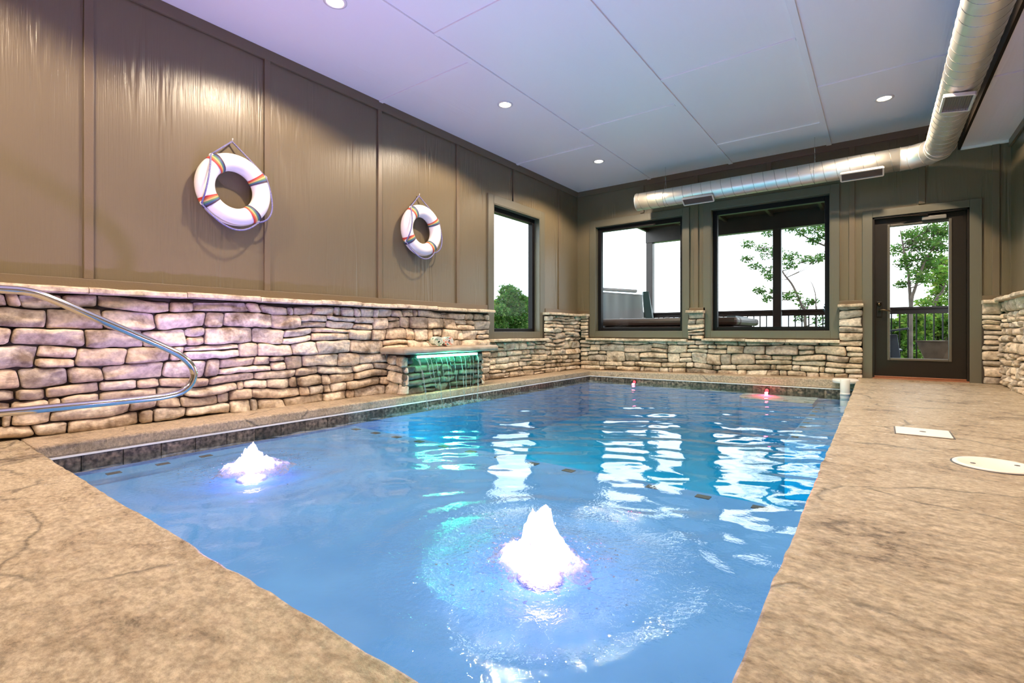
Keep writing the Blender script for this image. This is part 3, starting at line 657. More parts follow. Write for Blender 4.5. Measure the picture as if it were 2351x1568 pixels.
# water surface: real waves
BUBS = [(-2.86, 1.36), (-.925, 1.40)]
NX, NY = 330, 600
gx = np.linspace(PX0 - .01, PX1 + .01, NX); gy = np.linspace(PY0 - .01, PY1 + .01, NY)
GX, GY = np.meshgrid(gx, gy, indexing='ij')
rs = np.random.RandomState(8); Hh = np.zeros_like(GX)
for i in range(46):
    lam = .10 * (5.2) ** rs.rand(); kk = 2 * PI / lam; a = rs.normal(PI / 2 + .55, .55)
    Hh += .0120 * lam / 46 ** .5 * np.sin(kk * (GX * math.cos(a) + GY * math.sin(a)) + rs.rand() * 7) * (.6 + .4 * rs.rand())
calm = .30 + .70 / (1 + np.exp(-(GX * .55 + GY - .75) / .28))                # near-left corner lies calm
calm *= 1 - .45 * np.clip((GY - 5.2) / 1.5, 0, 1)
Hh *= calm
chop = .02 + 0 * GX
for (bx, by), s_ in zip(BUBS, (.55, 1.0)):
    R = np.hypot(GX - bx, GY - by); wob = .05 * fbm(np.stack([GX * 5, GY * 5, 0 * GX], -1), 3, 4)
    Hh += s_ * .0034 * np.sin((R + wob) * 2 * PI / .17) * np.exp(-((R - .30) / .42) ** 2)
    Hh += s_ * .010 * fbm(np.stack([GX * 22, GY * 22, 0 * GX], -1), 3, 14) * np.exp(-(R / .34) ** 2)
    chop += s_ * .9 * np.exp(-(R / .40) ** 2)
wfall = np.exp(-((GX + 3.55) / .35) ** 2 - ((GY - 3.9) / .65) ** 2)
Hh += .006 * fbm(np.stack([GX * 18, GY * 18, 0 * GX], -1), 3, 24) * wfall; chop += .5 * wfall
V = np.stack([GX, GY, ZW + Hh], -1).reshape(-1, 3)
I = np.arange(NX * NY).reshape(NX, NY)
F = np.stack([I[:-1, :-1], I[1:, :-1], I[1:, 1:], I[:-1, 1:]], -1).reshape(-1, 4)
ringi = np.concatenate([I[:, 0], I[-1, 1:], I[-2::-1, -1], I[0, -2:0:-1]])
bot = V[ringi].copy(); bot[:, 2] = FLOOR_Z - .05; nb = len(V); K = len(ringi)
V2 = np.concatenate([V, bot]); sk = [(int(ringi[k]), nb + k, nb + (k + 1) % K, int(ringi[(k + 1) % K])) for k in range(K)]
me = bpy.data.meshes.new('pool_water'); me.from_pydata(V2.tolist(), [], F.tolist() + sk + [tuple(nb + k for k in range(K))])
me.polygons.foreach_set('use_smooth', [True] * len(F) + [False] * (K + 1))
at = me.attributes.new('chop', 'FLOAT', 'POINT'); at.data.foreach_set('value', np.concatenate([np.clip(chop, 0, 1).ravel(), np.zeros(K)]))
me.materials.append(M['water']); me.update()
wt = bpy.data.objects.new('pool_water', me); C.objects.link(wt); tag(wt, 'rippled blue pool water reflecting the windows', 'water', kind='structure')

# ------------------------------------------------------------------ bubbler fountains
def bubbler(loc, R, Hp, seed, label):
    t = thing('bubbler_fountain', (loc[0], loc[1], SHELF_Z), label, 'fountain', 'lit bubbler fountains on the shallow ledge')
    MB().lathe([(.075, .0), (.075, .012), (.045, .018), (0, .018)], (loc[0], loc[1], SHELF_Z)).build('jet_fitting', M['white'], t)
    MB().lathe([(.030, .018), (.030, .022), (0, .022)], (loc[0], loc[1], SHELF_Z)).build('light_lens', M['ledwhite'], t)
    m = MB(); na, nr = 96, 40; V = []
    ang = np.linspace(0, 2 * PI, na, endpoint=False)
    for i in range(nr + 1):
        q = i / nr
        for a in ang:
            ca, sa = math.cos(a), math.sin(a); r = R * q
            lob = float(fbm(np.array([ca * 2.2 + 9, sa * 2.2, seed]), 3, seed)); rr = r * (1 + .45 * lob * q)
            x, y = loc[0] + ca * rr, loc[1] + sa * rr
            n1 = float(fbm(np.array([x * 24, y * 24, seed]), 4, seed + 2)); n2 = float(fbm(np.array([x * 70, y * 70, seed]), 3, seed + 3))
            z = Hp * (.50 * math.exp(-(q / .40) ** 4) * (1 + .9 * max(-.5, min(.3, n1))) + .34 * math.exp(-(q / .70) ** 2) * (1 + 1.5 * n1)) + .040 * n2 * (1 - .6 * q) + .020 * n1 - .024 * q ** 2
            V.append((x, y, ZW + z))
    F = [(i * na + k, i * na + (k + 1) % na, (i + 1) * na + (k + 1) % na, (i + 1) * na + k) for i in range(nr) for k in range(na)]
    m.add(V, F, True); m.build('plume', M['foam'], t)
    rn = random.Random(seed); m = MB()
    for i in range(200):                                                    # froth flecks around the plume
        q = abs(rn.gauss(0, .6)); r = R * (.62 + q); a = rn.uniform(0, 2 * PI); x, y = loc[0] + r * math.cos(a), loc[1] + r * math.sin(a)
        if not (PX0 + .03 < x < PX1 - .03 and y > PY0 + .03): continue
        L_ = rn.uniform(.003, .010); w = rn.uniform(.0015, .004); b = a + rn.gauss(PI / 2, .7); cx_, sx_ = math.cos(b), math.sin(b); zz = ZW + .004 + rn.uniform(0, .004)
        P = [(x + cx_ * L_ * math.cos(g) - sx_ * w * math.sin(g), y + sx_ * L_ * math.cos(g) + cx_ * w * math.sin(g), zz) for g in np.linspace(0, 2 * PI, 7)[:-1]]
        m.add(P + [(x, y, zz + .002), (x, y, zz - .003)], [(k, (k + 1) % 6, 6) for k in range(6)] + [((k + 1) % 6, k, 7) for k in range(6)], True)
    for i in range(60):                                                     # thrown drops
        a = rn.uniform(0, 2 * PI); r = R * .45 * rn.random(); z = ZW + Hp * rn.uniform(.3, 1.15) * (1 - r / R); s_ = rn.uniform(.002, .005)
        x, y = loc[0] + r * math.cos(a), loc[1] + r * math.sin(a)
        m.add([(x + s_, y, z), (x - s_, y, z), (x, y + s_, z), (x, y - s_, z), (x, y, z + s_ * 1.3), (x, y, z - s_ * 1.3)], [(0, 2, 4), (2, 1, 4), (1, 3, 4), (3, 0, 4), (2, 0, 5), (1, 2, 5), (3, 1, 5), (0, 3, 5)], True)
    tag(m.build('froth', M['froth'], t), kind='stuff')
    lamp('led', 'SPOT', (loc[0], loc[1], SHELF_Z + .03), BUB_POWER, BUB_COLOR, t, .03, spot_size=math.radians(165), spot_blend=.5).rotation_euler = (PI, 0, 0)
    lamp('plume_glow', 'POINT', (loc[0], loc[1], ZW + .03), 3.5, (.50, .36, 1.0), t, .04)
    return t
bubbler(BUBS[0], .20, .10, 3, 'small white bubbling fountain in the shallow water beside the handrail')
bubbler(BUBS[1], .165, .15, 7, 'large foaming white fountain in the water nearest the viewer')

# ------------------------------------------------------------------ red pool lights, hidden pool light
for (x, y, lab) in ((-2.96, PY1 - .01, 'small glowing red pool light at the far waterline nearer the corner'), (-1.16, PY1 - .01, 'glowing red pool light above the underwater seat at the far waterline')):
    t = thing('pool_light', (x, y, ZW - .03), lab, 'light', 'red lights along the far pool edge')
    MB().lathe([(.030, 0), (.030, -.008), (.022, -.010)], (x, y, ZW + .002), 24, 'y').build('bezel', M['fascia'], t)
    MB().lathe([(.022, -.010), (.018, -.014), (0, -.017)], (x, y, ZW + .002), 24, 'y').build('lens', M['ledred'], t)
    lamp('red_led', 'SPOT', (x, y - .05, ZW + .03), 45.0, (1, .01, .04), t, .02, spot_size=math.radians(120), spot_blend=.8).rotation_euler = (math.radians(-40), 0, 0)
for x_, lab in ((-2.9, 'round underwater light in the ledge step below the waterfall'), (-1.1, 'round underwater light in the ledge step nearer the right deck')):
    t = thing('pool_light', (x_, SHELF_Y, -.45), lab, 'light', 'underwater lights in the ledge step')
    MB().lathe([(.09, 0), (.09, .010), (.07, .018), (0, .022)], (x_, SHELF_Y - .001, -.45), 28, 'y').build('lens', M['white'], t)
    lamp('pool_led', 'AREA', (x_, SHELF_Y + .04, -.45), POOL_POWER, POOL_COLOR, t, size=.16, shape='DISK').rotation_euler = (PI / 2 - .8, 0, 0)

# ------------------------------------------------------------------ waterfall ledge
t = thing('waterfall_ledge', (-3.9, 3.9, 0), 'stone pier with a concrete shelf and glowing green bar over the pool', 'waterfall')
y0, y1, xf = 3.29, 4.50, -3.80
m = MB()
stones(m, y1 - y0, .41, lambda u, v, d: (xf - .03 + d, y0 + u, -.04 + v), 61, .085, .055)
m.build('wet_stone_face', M['wetstone'], t); m = MB()
stones(m, .30, .41, lambda u, v, d: (-4.06 + u, y0 + .03 - d, -.04 + v), 62, .085, .055); m.build('side_stone', M['stone'], t); m = MB()
stones(m, .30, .41, lambda u, v, d: (-3.78 - u, y1 - .03 + d, -.04 + v), 63, .085, .055)
m.build('side_stone', M['stone'], t)
MB().box(-4.06, xf - .01, y0 + .02, y1 - .02, -.02, .37).build('stone_core', M['joint_shade'], t)
MB().box(-4.07, -3.67, 3.20, 4.66, .378, .440).build('concrete_shelf', M['slab'], t, .022)
MB().box(-3.80, -3.715, 3.30, 4.40, .345, .378).build('spillway', M['black'], t, .003)
MB().box(-3.716, -3.700, 3.385, 4.30, .338, .362).build('light_bar', M['ledbar'], t, .004)
lamp('led_strip', 'AREA', (-3.690, 3.84, .345), LED_POWER * .6, LED_COLOR, t, shape='RECTANGLE', size=.9, size_y=.03).rotation_euler = Matrix(((0, 0, -1), (1, 0, 0), (0, -1, 0))).to_euler()
lamp('led_strip_down', 'AREA', (-3.700, 3.84, .332), LED_POWER * .07, LED_COLOR, t, shape='RECTANGLE', size=.02, size_y=.9).rotation_euler = (0, 0, 0)
wf_ = thing('waterfall', (-3.68, 3.84, ZW), 'thin streams of falling water below the green light bar', 'waterfall')
rn = random.Random(4)
for i in range(13):
    q = i / 12; ys = 3.40 + .88 * q + rn.uniform(-.02, .02); ye = ys + (.5 - q) * .16 + rn.uniform(-.03, .03); th = .007 if i in (0, 12) else rn.uniform(.0022, .0045)
    full = i in (0, 3, 5, 8, 11, 12); H_ = 1.0 if full else rn.uniform(.4, .8); P = []
    for s_ in np.linspace(0, H_, 14): P.append((-3.703 + .085 * s_ ** .5 + .004 * rn.uniform(-1, 1), ys + (ye - ys) * s_, .340 - .50 * s_))
    MB().tube(P, [th * (1 + .5 * math.sin(j * 1.7 + i)) for j in range(14)], 6).build('stream', M['stream'], wf_)
m = MB()
for i in range(150):
    x, y = -3.60 + rn.gauss(0, .05), rn.uniform(3.40, 4.3); a = rn.uniform(0, PI); L_ = rn.uniform(.008, .03); w = rn.uniform(.002, .005)
    P = [(x + math.cos(a) * L_ * math.cos(g) - math.sin(a) * w * math.sin(g), y + math.sin(a) * L_ * math.cos(g) + math.cos(a) * w * math.sin(g), ZW + .006) for g in np.linspace(0, 2 * PI, 7)[:-1]]
    m.add(P + [(x, y, ZW + .012), (x, y, ZW - .012)], [(k, (k + 1) % 6, 6) for k in range(6)] + [((k + 1) % 6, k, 7) for k in range(6)], True)
tag(m.build('splash_foam', M['froth'], wf_), kind='stuff')

def towel(xc_, y, z, mat_, seed, label):
    m = MB(); rn = random.Random(seed); turns = 3.4; th = .0085; n = 90; prof = []
    rad = lambda a: .006 + .0128 * a / (2 * PI)
    A = np.linspace(0, turns * 2 * PI, n)
    outer = [((rad(a) + th) * math.cos(a + seed), (rad(a) + th) * .95 * math.sin(a + seed)) for a in A]; inner = [(rad(a) * math.cos(a + seed), rad(a) * .95 * math.sin(a + seed)) for a in A]
    x0, x1 = -3.955, -3.745; r = rad(turns * 2 * PI) + th; c = z + r * .95
    V = []
    for x in (x0, x1):
        V += [(x + .004 * math.sin(k * .4), y + p[0], c + p[1]) for k, p in enumerate(outer)] + [(x, y + p[0], c + p[1]) for p in inner]
    b = 2 * n; F = []
    for k in range(n - 1):
        F += [(k, k + 1, b + k + 1, b + k), (n + k, b + n + k, b + n + k + 1, n + k + 1), (k, n + k, n + k + 1, k + 1), (b + k, b + k + 1, b + n + k + 1, b + n + k)]
    F += [(n - 1, b + n - 1, b + 2 * n - 1, 2 * n - 1), (0, n, b + n, b)]
    cx_ = (x0 + x1) / 2; ca, sa = math.cos(-.52), math.sin(-.52)
    V = [(xc_ + (p[0] - cx_) * ca - (p[1] - y) * sa, y + (p[0] - cx_) * sa + (p[1] - y) * ca, p[2]) for p in V]
    m.add(V, F, True)
    return tag(m.build('rolled_towel', mat_), label, 'towel', 'rolled towels on the waterfall shelf')
towel(-3.86, 3.80, .442, M['towel1'], 1, 'pale green rolled towel on the waterfall shelf')
towel(-3.85, 3.945, .442, M['towel2'], 2, 'rolled towel with coral band on the waterfall shelf')

# ------------------------------------------------------------------ life rings
def life_ring(y, z, label):
    xr = XL + .078; t = thing('life_ring', (XL, y, z), label, 'life ring', 'life rings hanging on the side wall')
    R, ra, rb = .2125, .068, .062
    def pt(a, b, e=0): return (xr + (rb + e) * math.sin(b), y + (R + (ra + e) * math.cos(b)) * math.cos(a), z + (R + (ra + e) * math.cos(b)) * math.sin(a))
    na, nb = 72, 20
    V = [pt(2 * PI * i / na, 2 * PI * j / nb) for i in range(na) for j in range(nb)]
    MB().add(V, [(i * nb + j, ((i + 1) % na) * nb + j, ((i + 1) % na) * nb + (j + 1) % nb, i * nb + (j + 1) % nb) for i in range(na) for j in range(nb)], True).build('ring', M['ring'], t)
    cols = [(.55, .04, .04), (.62, .16, .05), (.70, .42, .16), (.10, .24, .12), (.05, .09, .22), (.06, .03, .05)]
    base = [math.radians(d) for d in (33, 128, 213, 308)]
    for qi, a0 in enumerate(base):
        m = MB(); wd = .019
        for s_ in range(6):
            k = s_ if qi in (0, 1) else 5 - s_
            aa = [a0 - wd * 3 / R / 1.9 + (s_ + e) * wd / R / 1.9 for e in (0, .5, 1)]
            V = [pt(a, 2 * PI * j / nb, .003) for a in aa for j in range(nb)]
            m.add(V, [(i * nb + j, (i + 1) * nb + j, (i + 1) * nb + (j + 1) % nb, i * nb + (j + 1) % nb) for i in range(2) for j in range(nb)], True, cols[5 - k])
        m.build('strap', M['tint'], t)
        p = Vector(pt(a0, .25)); MB().lathe([(.008, -.008), (.016, -.008), (.018, 0), (.016, .008), (.008, .008)], p, 14, 'x').build('eyelet', M['white'], t)
    def end(i): return Vector(pt(base[i], .28, .010))
    hook = Vector((XL + .03, y + .005, z + .395)); rp = MB(); r_ = .0062
    def loop(p, q, sag, outw, n=18):
        P = []
        for i in range(n + 1):
            s_ = i / n; c = p.lerp(q, s_); k = 4 * s_ * (1 - s_); P.append(c + outw * k + Vector((.012 * k, 0, -sag * k)))
        return P
    rp.tube([end(1), end(1).lerp(hook, .5) + Vector((.004, 0, 0)), hook], r_, 8); rp.tube([end(0), end(0).lerp(hook, .5) + Vector((.004, 0, 0)), hook], r_, 8)
    rp.tube(loop(end(2), end(3), .115, Vector((.02, 0, -.01))), r_, 8)
    rp.tube(loop(end(3), end(0), .075, Vector((.0, .075, 0))), r_, 8)
    rp.tube(loop(end(1), end(2), .02, Vector((.062, -.015, 0))), r_, 8)
    rp.build('rope', M['rope'], t)
    hk = MB().tube([(XL, y + .005, z + .40), (XL + .028, y + .005, z + .398), (XL + .040, y + .005, z + .405), (XL + .042, y + .005, z + .418)], .004, 8)
    hk.build('hook', M['white'], wl)
    return t
life_ring(1.80, 1.72, 'white life ring on the side wall above the handrail')
life_ring(3.78, 1.725, 'smaller looking white life ring beside the narrow side window')

# ------------------------------------------------------------------ handrail
def smooth(pts, n=10):
    P = [Vector(p) for p in pts]; out = []
    for i in range(len(P) - 1):
        a, b, c, d_ = P[max(i - 1, 0)], P[i], P[i + 1], P[min(i + 2, len(P) - 1)]
        for k in range(n):
            s_ = k / n; out.append(.5 * ((2 * b) + (c - a) * s_ + (2 * a - 5 * b + 4 * c - d_) * s_ ** 2 + (3 * b - a - 3 * c + d_) * s_ ** 3))
    return out + [P[-1]]
xh = -3.40
hp = [(-.62, -.03), (-.62, .35), (-.61, .68), (-.54, .785), (-.42, .812), (0, .812), (.40, .812), (.53, .805), (.62, .770), (.75, .702), (.95, .597), (1.10, .518), (1.19, .462), (1.245, .405), (1.266, .345), (1.25, .287), (1.205, .245), (1.13, .226), (1.0, .219), (.5, .216), (.1, .216), (-.05, .212), (-.14, .17), (-.17, .09), (-.17, -.03)]
t = thing('handrail', (xh, 0, -.03), 'polished steel handrail looping over the near end of the pool', 'handrail')
MB().tube(smooth([(xh, a, b) for a, b in hp], 8), .0205, 18).build('rail', M['steel'], t)
for yy in (-.62, -.17): MB().lathe([(.045, 0), (.045, .006), (.026, .016), (.022, .016)], (xh, yy, -.028), 24).build('floor_flange', M['steel'], t)

# ------------------------------------------------------------------ ducts
t = thing('air_duct', (0, 7.05, 2.55), 'galvanised spiral air duct turning the corner below the ceiling', 'duct')
zd, yd, xd, rd = 2.542, 7.05, .512, .126
def seam_helix(m, p, q, pitch, r):
    m = MB()
    p, q = Vector(p), Vector(q); L_ = (q - p).length; d_ = (q - p) / L_; a = d_.orthogonal().normalized(); b = d_.cross(a); n = int(L_ / pitch * 28)
    m.tube([p + d_ * (L_ * i / n) + (a * math.cos(2 * PI * i / 28) + b * math.sin(2 * PI * i / 28)) * r for i in range(n + 1)], .0026, 5)
    m.build('spiral_seam', M['seam'], t)
x_end, x_el = -2.91, xd - .32
m = MB().tube([(x_end + (x_el - x_end) * i / 6, yd, zd) for i in range(7)], rd, 48, True); seam_helix(m, (x_end + .02, yd, zd), (x_el - .02, yd, zd), .128, rd)
m.lathe([(rd + .004, 0), (rd + .006, .006), (rd + .004, .012)], (x_end, yd, zd), 48, 'x'); m.build('straight_pipe', M['duct'], t)
m = MB()
segs = [(x_el, yd), (x_el + .09, yd), (xd - .085, yd - .075), (xd - .01, yd - .20), (xd, yd - .32)]
for i in range(len(segs) - 1):
    m.tube([(segs[i][0], segs[i][1], zd), (segs[i + 1][0], segs[i + 1][1], zd)], rd + .001, 48, True)
m = MB(); m.tube([(a, b, zd) for a, b in segs], rd + .002, 48, False)
for i in range(len(segs)):
    dv = (Vector((segs[min(i + 1, 4)][0], segs[min(i + 1, 4)][1], 0)) - Vector((segs[max(i - 1, 0)][0], segs[max(i - 1, 0)][1], 0))).normalized(); sd = Vector((-dv.y, dv.x, 0)); c = Vector((segs[i][0], segs[i][1], zd))
    m.tube([c + sd * (rd + .003) * math.cos(2 * PI * k / 40) + Vector((0, 0, 1)) * (rd + .003) * math.sin(2 * PI * k / 40) for k in range(41)], .004, 6, False)
el = m.build('elbow', M['duct'], t)
for pl in el.data.polygons: pl.use_smooth = True
m = MB().tube([(xd, yd - .32 - (yd - .32 - YF) * i / 6, zd) for i in range(7)], rd, 48, True); seam_helix(m, (xd, yd - .34, zd), (xd, YF + .02, zd), .128, rd); m.build('straight_pipe', M['duct'], t)
def register(c, along, nrm, L_, Wd):
    a = Vector(along).normalized(); nn = Vector(nrm).normalized(); b = nn.cross(a); c = Vector(c)
    fr = MB()
    for sgn in (-1, 1):
        fr.bar(c + b * sgn * Wd / 2 - a * L_ / 2, c + b * sgn * Wd / 2 + a * L_ / 2, .016, .030, nn); fr.bar(c + a * sgn * L_ / 2 - b * Wd / 2, c + a * sgn * L_ / 2 + b * Wd / 2, .016, .026, nn)
    o = fr.build('vent', M['ventframe'], t, .002)
    g = MB()
    for i in range(12):
        q = -Wd / 2 + Wd * (i + .5) / 12; g.bar(c + b * q - a * L_ / 2, c + b * q + a * L_ / 2, .0035, .014, nn)
    g.hexa([c - a * L_ / 2 - b * Wd / 2 - nn * .012, c + a * L_ / 2 - b * Wd / 2 - nn * .012, c + a * L_ / 2 + b * Wd / 2 - nn * .012, c - a * L_ / 2 + b * Wd / 2 - nn * .012], [c - a * L_ / 2 - b * Wd / 2 - nn * .010, c + a * L_ / 2 - b * Wd / 2 - nn * .010, c + a * L_ / 2 + b * Wd / 2 - nn * .010, c - a * L_ / 2 + b * Wd / 2 - nn * .010])
    gm = g.build('vent_slats', M['vent']); gm.parent = o; gm.data.transform(Matrix.Translation(-Vector(root_loc(o))))
nr = (0, -.55, -.83)
for xc in (-2.0, -.16): register(Vector((xc, yd, zd)) + Vector(nr).normalized() * (rd + .022), (1, 0, 0), nr, .40, .115)
nr = (-.15, 0, -1); register(Vector((xd, 5.18, zd)) + Vector(nr).normalized() * (rd + .018), (0, 1, 0), nr, .34, .175)
for xw in (-2.48, -.63, ): 
    MB().tube([(xw, yd, ZC), (xw, yd, zd + rd + .12)], .0022, 6).tube([(xw, yd, zd + rd + .12)] + [(xw, yd + (rd + .003) * math.sin(a), zd + (rd + .003) * math.cos(a)) for a in np.linspace(.35, PI * 2 - .35, 30)] + [(xw, yd, zd + rd + .12)], .002, 6).build('hanger_wire', M['steel'], t)

# ------------------------------------------------------------------ recessed lights
def can(x, y, label, seen=True):
    t = thing('ceiling_light', (x, y, ZC), label, 'ceiling light', 'recessed ceiling lights')
    MB().lathe([(.082, 0), (.082, -.005), (.062, -.008), (.058, 0)], (x, y, ZC), 36).build('trim_ring', M['white'], t)
    MB().lathe([(.058, -.003), (.0, -.004)], (x, y, ZC), 36).build('lens', M['lens'], t)
    lamp('can_lamp', 'SPOT', (x, y, ZC - .015), CAN_POWER, CAN_COLOR, t, .055, spot_size=math.radians(146), spot_blend=.3)
can(-3.14, 2.08, 'recessed ceiling light at the top edge above the first life ring')
can(-3.14, 4.09, 'recessed ceiling light above the second life ring')
can(-3.14, 6.24, 'recessed ceiling light above the narrow side window')
can(.043, 6.29, 'recessed ceiling light beside the duct near the door')
can(-3.14, .05, 'added recessed fill light behind the viewer along the side wall'); can(-1.2, -.9, 'added recessed fill light behind the viewer in the middle')  # out of view, added as soft fill for the room
can(.043, 4.2, 'added unseen recessed fill light above the right deck beside the duct'); can(.043, 2.1, 'added unseen recessed fill light above the right deck just overhead'); can(-2.6, -1.3, 'added recessed fill light behind the viewer near the corner')  # these cans are unseen too, added to fill the room with light

# ------------------------------------------------------------------ deck fittings
def quad_lid():
    cx_, cy_ = .205, 3.74; z = deck_z(cx_, cy_) + .001
    t = thing('skimmer_lid', (cx_, cy_, z), 'square cream lid set into the right deck', 'lid')
    MB().box(cx_ - .132, cx_ + .132, cy_ - .132, cy_ + .132, z - .012, z + .001).build('gap', M['marker'], t)
    MB().box(cx_ - .125, cx_ + .125, cy_ - .125, cy_ + .125, z - .01, z + .005).build('plate', M['lid'], t, .004)
    MB().lathe([(.016, 0), (.014, .0015), (0, .0015)], (cx_, cy_, z + .005), 16).build('finger_hole', M['marker'], t)
quad_lid()
cx_, cy_ = .412, 3.03; z = deck_z(cx_, cy_) + .001
t = thing('round_lid', (cx_, cy_, z), 'round cream access lid set into the right deck', 'lid')
MB().lathe([(.149, -.012), (.149, .001), (0, .001)], (cx_, cy_, z), 48).build('gap', M['marker'], t)
MB().lathe([(.142, -.01), (.142, .003), (.138, .006), (.12, .006), (.118, .005), (0, .005)], (cx_, cy_, z), 48).build('plate', M['lid'], t)
for dx in (-.075, .075): MB().lathe([(.010, 0), (.009, .0015), (0, .0015)], (cx_ + dx, cy_ + dx * .4, z + .005), 14).build('finger_hole', M['marker'], t)
px_, py_ = -.315, 6.97
t = thing('pole_socket', (px_, py_, ZW - .05), 'white plastic pipe with a flat round collar in the far pool corner', 'pipe')
MB().lathe([(.048, -.3), (.048, .205), (.044, .212), (.034, .212), (.034, .15), (0, .15)], (px_, py_ - .10, ZW), 32).build('pipe', M['white'], t)
MB().lathe([(.051, .025), (.051, .05), (.048, .055)], (px_, py_ - .10, ZW), 32).build('coupling', M['white'], t)
MB().lathe([(.0, .160), (.125, .160), (.130, .165), (.130, .200), (.120, .206), (.085, .200), (.05, .21), (0, .21)], (px_, py_ + .02, ZW), 36).build('collar', M['white'], t)

# ------------------------------------------------------------------ outdoors
tag(MB().box(-6, 3.0, YB + TK, 10.6, -.12, -.06).build('porch_floor', M['porch']), 'brown porch boards outside the door', 'porch', kind='structure')
m = MB(); xs = np.linspace(-90, 60, 60); ys = np.linspace(10.7, 90, 40); V = []
for x in xs:
    for y in ys: V.append((x, y, -3.2 - .02 * (y - 10) + 1.0 * float(fbm(np.array([x * .07, y * .07, 1]), 3, 2))))
F = [(i * 40 + j, (i + 1) * 40 + j, (i + 1) * 40 + j + 1, i * 40 + j + 1) for i in range(59) for j in range(39)]
m.add(V, F, True); m.box(-90, 60, -20, 10.75, -4.5, -3.2); tag(m.build('ground', M['earth']), 'wooded ground sloping away below the porch', 'ground', kind='structure')
m = MB(); V = []; nxh = 260
for i in range(nxh + 1):
    x = -150 + 230 * i / nxh; y = 88 + 6 * math.sin(i * .05); z = .9 + 1.0 * float(fbm(np.array([i * .035, 0, 3]), 3, 5)) + .5 * float(fbm(np.array([i * .4, 0, 3]), 3, 6)) + (1.6 if x < -50 else 0)
    V += [(x, y, -8), (x, y, z - .4), (x, y + 1.5, z), (x, y + 14, z - 3), (x, y + 16, -8)]
F = [(5 * i + a, 5 * i + 5 + a, 5 * i + 6 + a, 5 * i + 1 + a) for i in range(nxh) for a in range(4)]
m.add(V, F, True); tag(m.build('hills', M['hills']), 'hazy wooded ridge on the horizon beyond the porch railing', 'hills', kind='structure')
for x, lab in ((-3.955, 'dark porch corner post behind the spa seen through the corner window'), (-1.515, 'dark porch post in the middle of the wide far window')):
    tag(MB().box(x - .07, x + .07, 10.23, 10.37, -3.6, 2.82).build('porch_post', M['porchwood'], bevel=.006), lab, 'post', 'porch posts')
tag(MB().box(-4.03, 2.6, 10.22, 10.38, 2.50, 3.02).build('porch_beam', M['porchwood'], bevel=.006), 'dark porch beam across the top of the far windows', 'beam')
rt_ = thing('porch_roof', (-.8, 9, 2.82), 'reddish brown boarded porch roof with joists seen through the far window', 'roof', kind='structure')
MB().box(-4.05, 2.7, YB + TK, 10.5, 2.80, 2.90).build('boards', M['porchroof'], rt_)
for i in range(9): MB().box(-4.0 + .8 * i - .025, -4.0 + .8 * i + .025, YB + TK, 10.22, 2.74, 2.80).build('joist', M['porchroof'], rt_)
def railing(p, q, label):
    p, q = Vector(p), Vector(q); t = thing('porch_railing', p, label, 'railing'); d_ = (q - p); L_ = d_.length; d_ = d_ / L_
    MB().bar(p + Vector((0, 0, .985)), q + Vector((0, 0, .985)), .14, .035).bar(p + Vector((0, 0, .935)), q + Vector((0, 0, .935)), .045, .09).build('top_rail', M['porchwood'], t, .004)
    MB().bar(p + Vector((0, 0, .06)), q + Vector((0, 0, .06)), .045, .09).build('bottom_rail', M['porchwood'], t, .004)
    n = int(L_ / .105)
    for i in range(1, n): a = p + d_ * (L_ * i / n); MB().bar(a + Vector((0, 0, .10)), a + Vector((0, 0, .90)), .019, .019, (1, 0, 0)).build('baluster', M['iron'], t)
railing((-3.88, 10.3, 0), (-1.59, 10.3, 0), 'dark porch railing between the spa and the middle post')
railing((-1.44, 10.3, 0), (2.2, 10.3, 0), 'dark porch railing behind the fire pit and the middle post')
railing((-3.955, 10.22, 0), (-3.955, 8.9, 0), 'short porch railing behind the upright spa cover')
# spa
t = thing('hot_tub', (-2.85, 8.75, -.06), 'brown hot tub on the porch outside the corner window', 'hot tub')
m = MB().box(-3.95, -1.75, 7.98, 9.55, -.06, .70); m.build('cabinet', M['spa'], t, .05)
m = MB(); m.box(-4.0, -1.70, 7.93, 8.16, .70, .825).box(-4.0, -1.70, 9.38, 9.60, .70, .825).box(-4.0, -3.76, 8.16, 9.38, .70, .825).box(-1.94, -1.70, 8.16, 9.38, .70, .825); m.build('rim', M['spa'], t, .045)
for k in range(5): MB().lathe([(.03, 0), (.03, .01), (0, .014)], (-3.6 + .4 * k, 8.03, .825), 16).build('jet_dial', M['cart'], t)
MB().box(-1.94, -1.80, 8.3, 9.2, .825, .85).build('headrest', M['vinyldark'], t, .02)
t = thing('spa_cover', (-4.35, 8.7, -.06), 'grey folded spa cover standing upright beside the hot tub', 'cover')
m = MB(); nx_, nz_ = 22, 20; V = []
c0, c1 = Vector((-4.75, 8.30, 0)), Vector((-3.62, 8.98, 0)); dr = (c1 - c0); nn = Vector((dr.y, -dr.x, 0)).normalized()
for i in range(nx_ + 1):
    for j in range(nz_ + 1):
        q, s_ = i / nx_, j / nz_; top = 1.40 - .10 * q; z = -.05 + (top + .05) * s_
        k = .03 * math.sin(q * 17 + s_ * 3) * (1 - s_) + .05 * (1 - s_) + .018 * math.sin(q * 40) * s_ ** 3
        V.append(c0 + dr * (q * (1 + .07 * (1 - s_))) + nn * (k + .05) + Vector((0, 0, z)))
fr_ = len(V); V += [Vector(v) - nn * .16 for v in V]; J = nz_ + 1
F = [(i * J + j, (i + 1) * J + j, (i + 1) * J + j + 1, i * J + j + 1) for i in range(nx_) for j in range(nz_)]; F += [tuple(fr_ + a for a in f[::-1]) for f in F]
F += [(i * J + nz_, (i + 1) * J + nz_, fr_ + (i + 1) * J + nz_, fr_ + i * J + nz_) for i in range(nx_)] + [(nx_ * J + j, nx_ * J + j + 1, fr_ + nx_ * J + j + 1, fr_ + nx_ * J + j) for j in range(nz_)][::-1]
